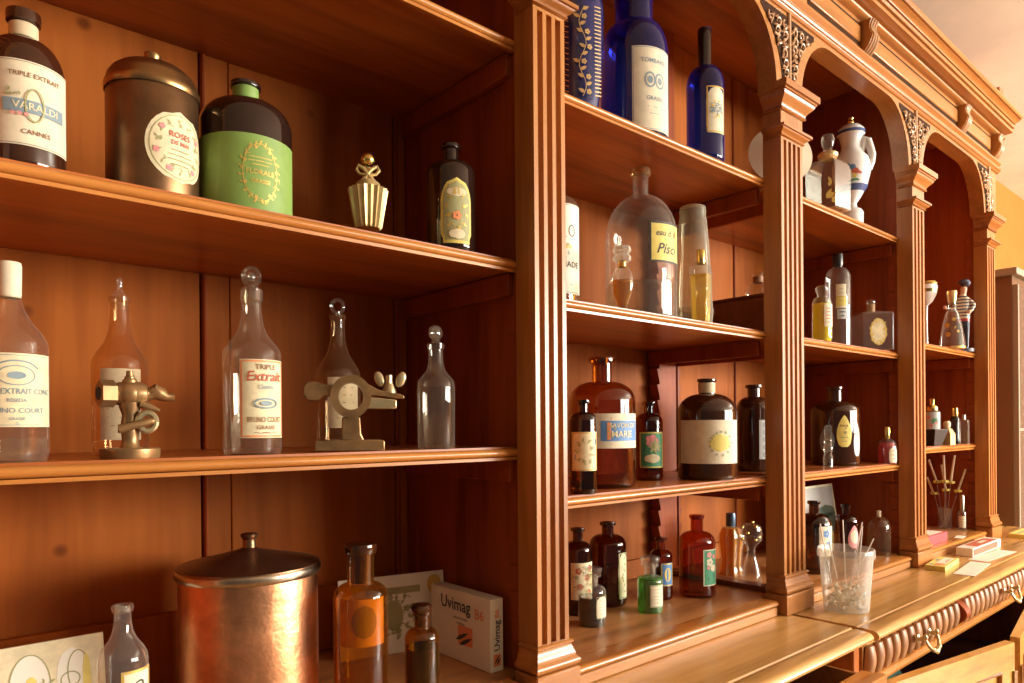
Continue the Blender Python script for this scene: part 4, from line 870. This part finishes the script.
i.label(703, 715.4, 549, 585, 'ink_green', [('paper', lambda f, W, H: (f.frame(W*.94, H*.97, W*.05), f.flower(-W*.1, H*.15, W*.22), f.ell(W*.15, -H*.02, W*.2, H*.1))), ('ink_pink', lambda f, W, H: (f.flower(-W*.15, H*.36, W*.15), f.flower(W*.2, H*.3, W*.13), f.flower(-W*.2, H*.0, W*.1))), ('ink', lambda f, W, H: [f.stroke([(-W*.25, -H*.35+H*.06*k), (W*.25, -H*.25+H*.05*k)], W*.04) for k in range(2)])])
# wavy amber bottle
i = It('perfume_bottle', 'wavy ribbed bottle of amber scent with dark blue cap', 'perfume bottle', 731, 27, 513, 580, SD, Y=.235)
def wavy(i, pts, mat, name, k=8, amp=.10, parent=None):
    n = 48; v = []
    for wd, y in pts: v += [(wd/2*i.sx*(1+amp*cos(k*2*pi*q/n))*cos(2*pi*q/n), wd/2*i.sx*(1+amp*cos(k*2*pi*q/n))*sin(2*pi*q/n), max(0, i.zl(y))) for q in range(n)]
    h = len(pts); f = [(a*n+q, a*n+(q+1) % n, (a+1)*n+(q+1) % n, (a+1)*n+q) for a in range(h-1) for q in range(n)]+[tuple(range(n-1, -1, -1)), tuple(range((h-1)*n, h*n))]
    return M().add(v, f).build(name, mat, parent or i.o, world=False, angle=60)
wpts = [(25, 590), (27, 586), (24, 572), (20, 562), (22, 550), (25, 542), (24, 534), (18, 528), (10, 526)]
wavy(i, wpts, 'clear', 'glass_body'); wavy(i, [(a*.86, b) for a, b in wpts[:-1]], 'liquid_amber', 'scent')
i.lathe('cap', [(9, 526), (10, 524), (10, 515), (9, 513), (0, 513)], 'steel_blue', 20, closed=False)
i = It('perfume_bottle', 'empty clear perfume bottle with gilt flower stopper beside the wavy amber one', 'perfume bottle', 751, 24, 518, 578, SD, Y=.145)
i.lathe('glass_body', [(20, 590), (22, 586), (18, 570), (12, 560), (8, 553), (9, 550)], 'clear', 24)
st = i.lathe('glass_stopper', [(7, 551), (10, 546), (22, 540), (23, 532), (20, 526), (12, 524), (0, 526)], 'clear', 24, closed=False)
m = M()
for k in range(9): a = k*2.4; m.ball((9*i.sx*cos(a), 9*i.sx*sin(a), i.zl(541-k*2.2)), 2.0*i.sx, seg=8, rings=6)
m.build('gilt_beads', 'gold', st, world=False)

# ---- third bay, top shelf
i = It('glass_decanter', 'square shouldered clear decanter with gilt leaves and large stopper', 'decanter', 828, 34, 135, 214, B1, Y=.068)
sqb(i, [(31, 214), (33, 212), (34, 172), (31, 166), (22, 162), (13, 160), (12, 157)], 'clear', ang=.5)
i.lathe('gilt_lip', [(13, 160), (20, 158), (21, 155), (17, 153), (12, 154)], 'gold_matte', 24, closed=False)
i.lathe('glass_stopper', [(9, 158), (10, 152), (8, 149), (12, 146), (14, 141), (12, 136), (6, 134.5), (0, 134.5)], 'clear', 20, closed=False)
i.on(817, 840, 172, 208, 'ink_gold', lambda f, W, H: ([f.leaf(-W*.1, -H*.25, W*.45, W*.18, .6+.5*k) for k in range(2)], f.flower(W*.25, -H*.3, W*.16), f.leaf(W*.0, H*.1, W*.3, W*.14, 1.2), f.leaf(W*.1, H*.2, W*.3, W*.1, 2)), 'gilt_leaves', r=i.r*.98)
i = It('porcelain_ewer', 'white porcelain ewer with painted bird, blue trimmed lid and curved handle', 'ewer', 851, 40, 118, 216, B1, Y=.115)
pv = i.lathe('body', [(24, 216), (25, 214), (22, 211), (12, 208), (11, 204), (20, 198), (32, 188), (39, 176), (40, 168), (36, 160), (27, 155), (21, 150), (20, 146), (23, 140), (25, 136)], 'porcelain', 40)
i.lathe('blue_band', [(21.6, 154), (21.6, 151)], 'porcelain_blue', 30, closed=False); i.lathe('lower_band', [(33.6, 188), (26, 193.6)], 'porcelain_blue', 30, closed=False)
ld = i.lathe('lid', [(26, 137), (29, 135), (28, 131), (20, 127), (12, 125), (5, 124), (0, 124)], 'porcelain', 30, closed=False)
i.lathe('lid_band', [(29.5, 135.5), (29.3, 132.5)], 'porcelain_blue', 30, parent=ld, closed=False)
i.lathe('lid_finial', [(4, 124.5), (7, 122), (5, 120), (6, 118.6), (0, 118)], 'gold', 14, parent=ld, closed=False)
M().tube([i.loc3((x-851)*i.sx, 0, i.zl(y)) for x, y in ((868, 172), (871, 165), (872, 158), (870, 150), (868, 143), (865, 141), (863, 146), (861, 153), (859, 158))], [4*i.sx, 4*i.sx, 4*i.sx, 4*i.sx, 4*i.sx, 4*i.sx, 4*i.sx, 4*i.sx, 3*i.sx], 12).build('handle', 'porcelain', i.o, world=False)
for mt, fn in (('ink_blue', lambda f, W, H: (f.shape(W*.34, H*.22, ell, 8, 6, -W*.1, H*.26), f.leaf(-W*.2, H*.3, W*.3, W*.14, 2.4))), ('ink_red', lambda f, W, H: (f.shape(W*.34, H*.26, ell, 8, 6, W*.05, H*.1), f.leaf(W*.1, H*.1, W*.4, W*.16, -.5))), ('paper_yellow', lambda f, W, H: f.shape(W*.25, H*.2, ell, 8, 6, W*.0, -H*.08)), ('ink_green', lambda f, W, H: [f.leaf(-W*.35+W*.12*k, -H*.3, W*.2, W*.1, .3+.4*k) for k in range(6)])):
    i.on(845, 863, 160, 186, mt, fn, 'painted_bird', r=i.r*1.0)
# ---- third bay, second shelf
i = It('perfume_bottle', 'bright yellow scent in a small bottle with round glass stopper', 'perfume bottle', 822, 21, 286, 340, B2, Y=.062)
i.lathe('glass_body', [(19, 340), (21, 338), (20, 303), (17, 299), (10, 297), (9, 296)], 'clear', 24)
i.lathe('scent', [(17, 339.6), (19, 337), (18, 304), (0, 303)], 'liquid_yellow', 24)
i.lathe('glass_stopper', [(9, 297), (10, 294), (13, 291), (13, 288), (9, 286), (0, 286)], 'clear', 18, closed=False)
i.label(824, 832, 304, 327, 'paper', [('ink_red', many(lines(-.3, .3, 5, .6, .08)))])
i = It('liqueur_bottle', 'tall clear bottle with black cap and cream label, behind the yellow scent', 'bottle', 838, 26, 254, 350, B2, Y=.135)
i.bottle('clear', 280, 268, 9, 258, 10, 254)
i.lathe('cap', [(9.5, 267), (11, 265), (11, 255), (10, 254), (0, 254)], 'black_plastic', 18, closed=False)
i.label(836, 846, 284, 308, 'paper', [('paper_yellow', lambda f, W, H: f.shape(W, H*.4, None, 6, 2, 0, -H*.2)), ('ink_olive', lines(-.2, .3, 4, .6, .05))]); i.label(837, 847, 309, 319, 'paper_grey', [('ink', lines(-.2, .2, 2, .6, .1))])
i = It('glass_flask', 'square clear flask with gilt oval label and small glass stopper', 'flask', 871, 32, 299, 352, B2, Y=.085)
sqb(i, [(31, 352), (33, 350), (33, 316), (31, 314), (12, 312), (8, 311)], 'clear', ang=-.45)
i.lathe('cork_neck', [(8, 312), (8.5, 305), (7, 304)], 'cork', 14, closed=False)
M().ball((0, 0, i.zl(302.5)), 7*i.sx, 5*i.sx, 3*i.sx).build('glass_stopper', 'clear', i.o, world=False)
a_ = -.45; dn = i.loc3(sin(a_)*-1, cos(a_), 0); dx_ = i.loc3(cos(a_), sin(a_), 0); hw_ = 16.5*i.sx
fl = Fl(); H_ = i.zl(321)-i.zl(346); fl.shape(hw_*1.0, H_, ell); zc_ = (i.zl(321)+i.zl(346))/2
lb = M().flat(fl, lambda x, y: (dn[0]*(hw_+.0006)+dx_[0]*x, dn[1]*(hw_+.0006)+dx_[1]*x, zc_+y)).build('label', 'paper_cream', i.o, world=False, fix=False)
fl = Fl(); fl.filigree(hw_*1.1, H_*1.1, 12, 4, .08); fl.ring(0, 0, hw_*.5, H_*.5, hw_*.08)
M().flat(fl, lambda x, y: (dn[0]*(hw_+.001)+dx_[0]*x, dn[1]*(hw_+.001)+dx_[1]*x, zc_+y)).build('gilt_print', 'ink_gold', lb, world=False, fix=False)
# ---- third bay, third shelf
i = brown('large black brown bottle with pointed leaf shaped labels', 835, 50, 387, 468, B3, 'glass_black_brown', 412, 401, 14, 16, 3, Y=.14)
lf = lambda t: sin(pi*min(1, .18+.82*t))**.8 if t > .0 else .4
for (a, b, c_, d, mt) in ((820, 834.5, 425, 452, 'ink_slate'), (836.5, 851, 415, 447, 'paper_yellow'), (853, 858.8, 423, 456, 'paper_grey')):
    i.label(a, b, c_, d, mt, [('ink_olive', many(lines(-.32, -.2, 2, .5, .06), lambda f, W, H: (f.flower(W*.05, -H*.05, W*.12), f.leaf(0, H*.05, W*.25, W*.1, .6)))), ('ink_brown', T('FLEUR', .16, .2, 0, .6))], hw=lf)
i = It('sample_vial', 'tiny clear vial with square stopper before the leaf labelled bottle', 'vial', 828, 11, 423, 472, B3, Y=.062)
i.lathe('glass_body', [(9, 472), (10, 470), (10, 456), (7, 454), (10, 451), (10, 447), (7, 445), (9, 442), (9, 440), (6, 438)], 'clear', 18)
sqb(i, [(5, 440), (7, 437), (7, 427), (5, 425)], 'acrylic', 'stopper', z0=1)
i = It('perfume_bottle', 'pink red scent in a small round-shouldered bottle with gold cap', 'perfume bottle', 887, 20, 427, 467, B3, Y=.062)
i.lathe('glass_body', [(18, 467), (20, 465), (20, 447), (17, 442), (9, 439), (6, 438)], 'clear', 24); i.lathe('scent', [(16, 466.6), (18, 464), (18, 448), (14, 443), (0, 443)], 'liquid_pink', 24)
i.lathe('gold_cap', [(6, 439), (6.5, 437), (7, 428), (6, 427), (0, 427)], 'gold', 16, closed=False)
i.label(889, 896.4, 447, 463, 'paper', [('ink_red', lines(-.25, .25, 3, .5, .08))], hw=archhw)
# ---- third bay, floor
leancard('landscape_photo', 'small mounted landscape photograph propped up behind the brown bottles', 'photograph', 797, 832, 484, 487, SD, .20, .03, 'paper_cream', [('grey_sky', lambda f, W, H: f.shape(W*.92, H*.5, None, 4, 4, 0, H*.22)), ('tree_dark', lambda f, W, H: (f.shape(W*.92, H*.28, None, 4, 2, 0, -H*.06), f.shape(W*.5, H*.2, ell, 8, 6, W*.2, H*.1))), ('ink_olive', lambda f, W, H: f.shape(W*.92, H*.2, None, 4, 2, 0, -H*.3))])
i = brown('brown bottle with blue and white label behind the plastic bucket', 814, 36, 501, 560, SD, 'brown_dark', 525, 513, 10, 13, 3, Y=.10)
i.label(819, 831.5, 526, 556, 'paper', [('ink_blue', lambda f, W, H: (f.flower(-W*.05, H*.25, W*.22), f.flower(W*.1, -H*.1, W*.2))), ('ink_gold', lambda f, W, H: f.flower(-W*.1, -H*.2, W*.14))])
i = brown('amber brown bottle with pale pink shield label behind the plastic bucket', 846, 25, 504, 560, SD, 'brown', 522, 514, 8, 10, 3, Y=.135)
i.label(848, 858, 525, 548, 'ink_pink', [('paper', lambda f, W, H: f.shape(W*.7, H*.6, ell, 6, 6))], hw=lf)
i = It('glass_bottle', 'empty dark clear bottle with pale tip stopper on the third bay floor', 'bottle', 879, 24, 510, 556, SD, Y=.085)
i.lathe('glass_body', [(22, 556), (24, 554), (24, 527), (20, 521), (10, 517), (5, 516)], 'clear_amber', 24); i.lathe('tip_stopper', [(5, 517), (4, 513), (5, 511), (0, 510)], 'paper', 14, closed=False)
# ---- fourth bay
i = It('glass_carafe', 'clear conical carafe with gilt pattern and cork under a gold cap', 'carafe', 952, 28, 290, 352, Q2, Y=.055)
i.lathe('glass_body', [(27, 352), (28, 350), (26, 341), (20, 325), (14, 314), (9, 310), (8, 303), (10, 301)], 'clear', 28); i.lathe('gold_cork', [(8, 303), (10, 298), (11, 292), (10, 291), (0, 290.5)], 'gold_matte', 18, closed=False)
i.lathe('gilt_foot_band', [(28.4, 349), (27.6, 347)], 'gold', 28, closed=False)
i.on(943, 961, 315, 342, 'ink_gold', lambda f, W, H: (f.flower(-W*.25, H*.15, W*.14), f.flower(W*.1, H*.35, W*.1), f.flower(-W*.2, -H*.2, W*.14), f.leaf(W*.1, 0, W*.2, W*.1, 1), f.flower(W*.3, -H*.1, W*.08)), 'gilt_pattern', r=i.r*.86)
# striped sailor figurine
i = It('sailor_figurine', 'painted figurine in striped jersey, dark cap and trousers with arm held out', 'figurine', 963, 24, 278, 350, Q2, Y=.068)
u = i.sx
def skin(name, pts, edges, rad, mat, parent):
    me = bpy.data.meshes.new(name); me.from_pydata(pts, edges, []); o = bpy.data.objects.new(name, me); COL.objects.link(o); o.parent = parent
    o.modifiers.new('skin', 'SKIN'); 
    for k, r in enumerate(rad): me.skin_vertices[0].data[k].radius = (r, r)
    me.skin_vertices[0].data[0].use_root = True
    sb = o.modifiers.new('sub', 'SUBSURF'); sb.levels = 2; sb.render_levels = 2; me.materials.append(MATS[mat]); return o
def fp(x, y, d=0): return i.loc3((x-963)*u, d*u, i.zl(y))
try:
    body = skin('body', [fp(963, 322), fp(963, 312), fp(963, 302), fp(963, 296), fp(964, 291), fp(964, 286), fp(969, 301), fp(974, 306), fp(970, 313, 5), fp(957, 302), fp(953, 310, 4), fp(945, 307, 7), fp(960, 326), fp(960, 338), fp(960, 348.5), fp(966, 326), fp(966, 338), fp(966, 348.5), fp(958, 349, 4), fp(965, 349, 4)],
        [(0, 1), (1, 2), (2, 3), (3, 4), (4, 5), (2, 6), (6, 7), (7, 8), (2, 9), (9, 10), (10, 11), (0, 12), (12, 13), (13, 14), (0, 15), (15, 16), (16, 17), (14, 18), (17, 19)],
        [k*u for k in (6, 6.5, 6.5, 3, 3.5, 4.5, 3.4, 2.8, 2, 3.4, 2.6, 1.8, 4, 3.2, 2.6, 4, 3.2, 2.6, 1.8, 1.8)], 'porcelain', i.o)
except Exception as ex: print('skin', ex)
m_, nt, out = newmat('figurine_paint'); tc = N(nt, 'ShaderNodeTexCoord'); sp_ = N(nt, 'ShaderNodeSeparateXYZ'); L(nt, tc.outputs['Object'], sp_.inputs[0])
b_ = N(nt, 'ShaderNodeBsdfPrincipled', Roughness=.4); r_ = N(nt, 'ShaderNodeValToRGB'); r_.color_ramp.interpolation = 'CONSTANT'; e_ = r_.color_ramp.elements
hT = i.zl(278); mr_ = N(nt, 'ShaderNodeMapRange'); mr_.inputs[2].default_value = hT; L(nt, sp_.outputs[2], mr_.inputs[0]); L(nt, mr_.outputs[0], r_.inputs[0])
def fz(y): return i.zl(y)/hT
e_[0].color = (.03, .03, .05, 1); e_[1].position = fz(322); e_[1].color = (.45, .06, .05, 1)
q = e_.new(fz(319)); q.color = (.72, .62, .46, 1)
for k in range(7):
    q = e_.new(fz(317-k*3.2)); q.color = (.10, .09, .12, 1); q = e_.new(fz(317-k*3.2-1.3)); q.color = (.72, .62, .46, 1)
q = e_.new(fz(294.5)); q.color = (.70, .38, .24, 1)
L(nt, r_.outputs[0], b_.inputs[0]); L(nt, b_.outputs[0], out.inputs[0]); body.data.materials[0] = m_
M().ball(fp(964, 282), 6*u, 6*u, 3*u).ball(fp(966, 283.5), 4.5*u, 5*u, 5*u).build('cap', 'stripe_dark', i.o, world=False)
for q_ in ((945, 307, 7), (969, 313, 6)): M().ball(fp(*q_), 2.4*u).build('hand', 'skin_paint', i.o, world=False)
i.lathe('base_disc', [(22, 350.5), (22, 349), (0, 349)], 'stripe_dark', 24)
i = It('porcelain_goblet', 'white and gold porcelain goblet behind the third fluted pillar', 'goblet', 926, 24, 282, 349, Q2, Y=.13)
i.lathe('bowl', [(12, 349), (13, 347), (4, 343), (3, 320), (4, 306), (14, 302), (22, 295), (24, 288), (22, 284), (19, 284), (17, 292), (0, 298)], 'porcelain', 28)
i.lathe('gilt_rim', [(22.6, 286), (24, 284), (22, 282.5), (20, 284)], 'gold', 28, closed=False); i.lathe('gilt_belt', [(23.2, 293), (24.4, 290)], 'gold', 28, closed=False)
# third shelf of the fourth bay
i = It('lidded_jar', 'clear jar with floral label and gold lid behind the black dish', 'jar', 932, 18, 404, 447, Q3, Y=.145)
i.lathe('glass_body', [(17, 447), (18, 445), (18, 414), (14, 411), (11, 410)], 'clear', 24); i.lathe('gold_lid', [(12, 411), (13, 408), (11, 406), (5, 405), (5, 402), (6, 399), (0, 397)], 'gold', 20, closed=False)
i.label(925, 940, 412, 430, 'paper_grey', [('ink_pink', lambda f, W, H: [f.flower(W*x, H*y, W*.12) for x, y in ((-.25, .2), (.2, -.1), (-.1, -.25))]), ('ink_green', lambda f, W, H: [f.leaf(W*.1, 0, W*.25, W*.1, k) for k in range(5)])])
i = It('square_dish', 'flared black square dish on the upper shelf of the end bay', 'dish', 932, 24, 429, 449, Q3, Y=.075)
sqb(i, [(13, 449), (14, 447.5), (24, 430), (23, 429), (21, 430), (13, 446)], 'black_plastic', 'dish', ang=.6)
i = It('perfume_bottle', 'cream and gold faceted perfume bottle beside the black dish', 'perfume bottle', 947, 13, 421, 447, Q3, Y=.055)
sqb(i, [(12, 447), (13, 446), (13, 434), (8, 429), (5, 428)], 'gold_matte', ang=.4); i.lathe('stopper', [(5, 429), (8, 426), (8, 423), (5, 421), (0, 421)], 'paper_cream', 12, closed=False)
i = It('perfume_bottle', 'black perfume bottle with gold cap, next to the clear atomizer', 'perfume bottle', 955, 9.5, 407, 445, Q3, Y=.085)
i.lathe('glass_body', [(9, 445), (9.5, 444), (9.5, 419), (8, 417), (5, 416)], 'glass_black', 20); i.lathe('gold_cap', [(6, 417), (6.5, 415), (6.5, 408), (0, 407)], 'gold', 16, closed=False)
i = It('atomizer', 'small clear square atomizer next to the black gold-capped bottle', 'perfume bottle', 964, 9.5, 414, 445, Q3, Y=.055)
sqb(i, [(9, 445), (9.5, 444), (9.5, 421), (8, 420), (3, 419)], 'clear_grey', ang=.2); i.lathe('nozzle', [(3.5, 420), (3.5, 415), (0, 414)], 'tin', 12, closed=False)
# floor of the fourth bay: reed vase, box, small bottles
i = It('reed_vase', 'clear glass reed vase behind the red box in the end bay', 'vase', 945, 13, 505, 548, SD, Y=.135)
i.lathe('glass_body', [(15, 548), (15, 545), (14, 530), (13, 518), (15, 508), (14.4, 508), (12.4, 518)], 'clear', 24)
vb = i
for k, (x, y, fx, fy) in enumerate(((927, 478, 934, 494), (929, 460, 937, 482), (944, 455, 945, 481), (942, 465, 946, 490), (955, 455, 951, 482), (966, 469, 958, 491))):
    def rp(px, py, d): return (vb.loc[0]+vb.rv[0]*(px-945)*vb.sx+vb.e[0]*d, vb.loc[1]+vb.rv[1]*(px-945)*vb.sx+vb.e[1]*d, vb.z+vb.zl(py))
    d = .011*((k*2) % 5-2); b0 = rp(945+(k-2.5)*.7, 540, d*.2); b0 = (b0[0], b0[1], SD+.006); b1 = rp(fx, fy, d); b2 = rp(x, y, d*1.2)
    rd_ = thing('scent_reed', 'thin pale reed with yellow flower standing in the clear vase', 'reed', b0, 'reeds in the clear vase')
    M().tube([b0, b1], .0012, 6).build('stem', 'acrylic', rd_); M().tube([b1, b2], .0042, 8).build('rod', 'stick', rd_)
    fm = M()
    for q in range(5): fm.ball((b1[0]+.008*cos(q*1.256), b1[1]+.008*sin(q*1.256), b1[2]), .007, .007, .006, 8, 6)
    fm.build('flower', 'paper_yellow', rd_)
def tray(name, label, cat, x0, x1, y0, y1, z, h, mat, top=None, topmat='paper_white', rot=0., group=None):
    o = thing(name, label, cat, ((x0+x1)/2, (y0+y1)/2, z)); cx_, cy_ = (x0+x1)/2, (y0+y1)/2
    tr = lambda x, y, zz: (cx_+(x-cx_)*cos(rot)-(y-cy_)*sin(rot), cy_+(x-cx_)*sin(rot)+(y-cy_)*cos(rot), zz)
    b = M().box(x0, x1, y0, y1, z+.0003, z+h).xf(tr).build('body', mat, o, bevel=.0008)
    if top:
        for k, (mt, fn) in enumerate(top):
            fl = Fl(); fn(fl, x1-x0, y1-y0); M().flat(fl, lambda x, y: tr(cx_+x, cy_+y, z+h+.0004+.0003*k)).build('printing', mt, b, fix=False)
    return o
tray('red_box', 'low red box holding white slips on the floor of the end bay', 'box', 2.50, 2.68, .03, .09, SD, .032, 'red_box', [('paper_white', lambda f, W, H: f.shape(W*.8, H*.8, None, 2, 2))])
o = M().add([(2.47, .04, SD+.001), (2.50, .05, SD+.001), (2.47, .10, SD+.001), (2.49, .11, SD+.001), (2.46, .055, SD+.10), (2.485, .06, SD+.10), (2.46, .11, SD+.09), (2.475, .115, SD+.09)], [(0, 1, 3, 2), (4, 6, 7, 5), (0, 4, 5, 1), (1, 5, 7, 3), (3, 7, 6, 2), (2, 6, 4, 0)])
# ---- small bottles by the end pillar
i = It('atomizer', 'slim clear spray bottle with silver cap on the end bay floor', 'perfume bottle', 962, 8.5, 495, 533, SD, Y=.075)
i.lathe('glass_body', [(8, 533), (8.5, 532), (8.5, 513), (7, 511), (4, 510)], 'clear_grey', 18); i.lathe('silver_cap', [(5, 511), (5, 496), (4, 495), (0, 495)], 'tin', 16, closed=False)
i.label(959, 965.6, 516, 528, 'paper', [('ink_slate', lines(-.2, .2, 3, .5, .06))])
for cx_, Y_ in ((968.5, .08), (973, .062)):
    i = It('sample_vial', 'plain grey capped vial beside the spray bottle in the end bay', 'vial', cx_, 5, 498, 533, SD, Y=Y_, group='grey vials in the end bay')
    i.lathe('glass_body', [(4.6, 533), (5, 532), (5, 510), (3.6, 507)], 'clear_grey', 16); i.lathe('cap', [(3.8, 508), (3.4, 499), (2.4, 498), (0, 498)], 'paper_grey', 14, closed=False)
# ---- on the worktop
i = It('plastic_bucket', 'translucent plastic bucket half full of crumpled wrappers on the worktop', 'bucket', 846, 58, 548, 610, ZW, Y=-.075)
yb_ = i.s
zb = lambda y: (615-y)*i.s
bk = M().lathe([(0, .0008), (22*i.sx, .0008), (23*i.sx, .003), (27.5*i.sx, zb(562)), (29*i.sx, zb(562)), (29.5*i.sx, zb(560)), (29.2*i.sx, zb(554)), (28.4*i.sx, zb(553)), (27.6*i.sx, zb(554)), (27.2*i.sx, zb(562)), (22.6*i.sx, .004)], 48).build('tub', 'bucket_plastic', i.o, world=False, angle=40)
cm = M(); rd = random.Random(3)
for k in range(150):
    h = rd.uniform(.006, .4*zb(552)); rr = (22+4*h/zb(552))*i.sx*sqrt(rd.random())*.88; a = rd.uniform(0, 6.28); c_ = (rr*cos(a), rr*sin(a), h); s_ = rd.uniform(.004, .008)
    ps = [(c_[0]+rd.uniform(-s_, s_), c_[1]+rd.uniform(-s_, s_), max(.003, c_[2]+rd.uniform(-s_, s_))) for _ in range(6)]
    cm.add(ps, [(0, 1, 2), (1, 2, 3), (2, 3, 4), (3, 4, 5), (0, 2, 4), (1, 3, 5)])
o = cm.build('wrapper_scraps', 'cotton', None, world=False, fix=False, angle=10); o.location = i.loc; o['kind'] = 'stuff'; tag(o, 'crumpled white and tan wrapper scraps inside the plastic bucket', 'wrappers')
bi = i
for k, (x0, y0, x1, y1) in enumerate(((826, 590, 818, 530), (834, 585, 828, 548), (846, 592, 843, 525), (852, 588, 864, 527), (862, 583, 864, 530), (858, 580, 876, 542))):
    d0, d1 = rd.uniform(-.01, .02), rd.uniform(-.02, .01)
    p0_ = bi.loc3((x0-846)*bi.sx*.75, d0, zb(y0)); p1_ = bi.loc3((x1-846)*bi.sx*.92, d1, zb(y1))
    o = thing('test_straw', 'thin pale paper strip sticking up out of the plastic bucket', 'paper strip', tuple(a+b for a, b in zip(bi.loc, p0_)), 'strips in the bucket')
    M().tube([(0, 0, 0), tuple(b-a for a, b in zip(p0_, p1_))], .0014, 6).build('strip', 'straw_white', o, world=False)
tray('leaflet_pack', 'yellow and white printed leaflet pack lying before the third fluted pillar', 'leaflets', 2.29, 2.47, -.075, -.022, ZW, .014, 'paper_yellow', [('paper_white', lambda f, W, H: f.shape(W*.6, H*.5, None, 2, 2, W*.1, -H*.1)), ('ink_blue', lambda f, W, H: (f.text('INFO', W*.1, H*.28, H*.28, W*.5), f.shape(W*.1, H*.14, None, 2, 2, -W*.35, H*.3))), ('ink_orange', lambda f, W, H: (f.ell(-W*.32, -H*.1, W*.1, H*.25), f.shape(W*.3, H*.08, None, 2, 2, W*.1, -H*.2)))], rot=.1)
tray('paper_sheet', 'white folded paper sheet lying next to the yellow leaflets on the worktop', 'paper', 2.28, 2.52, -.150, -.096, ZW, .0012, 'paper_white', rot=.10)
tray('paper_sheet', 'plain white paper sheet under the red book on the worktop', 'paper', 2.55, 2.82, -.128, -.074, ZW, .001, 'paper_white', rot=-.05)
tray('red_book', 'red and white boxed set lying in front of the end pillar', 'book', 2.60, 2.90, -.068, -.02, ZW, .028, 'paper_white', [('ink_red', lambda f, W, H: f.shape(W*.7, H*.8, None, 2, 2, W*.05, 0)), ('paper', lambda f, W, H: f.shape(W*.25, H*.3, None, 2, 2, W*.1, 0))])
for k_ in (0,):
    b_ = bpy.data.objects['red_book']; M().box(2.605, 2.86, -.0690, -.0682, ZW+.004, ZW+.024).build('spine_panel', 'ink_red', b_)
tray('leaflet_pack', 'flat yellow leaflet pack lying beside the end pillar plinth', 'leaflets', 3.15, 3.34, -.08, -.03, ZW, .016, 'paper_yellow', [('ink_olive', lambda f, W, H: f.shape(W*.8, H*.3, None, 2, 2))])
o = tray('pink_ribbon_box', 'small pink carton standing past the end pillar on the worktop', 'carton', 3.20, 3.27, .03, .07, ZW, .06, 'ink_pink')
tray('white_card', 'small white card lying on the end bay floor by the spray bottle', 'card', 2.76, 2.83, .012, .04, SD, .001, 'paper_white', rot=.15)
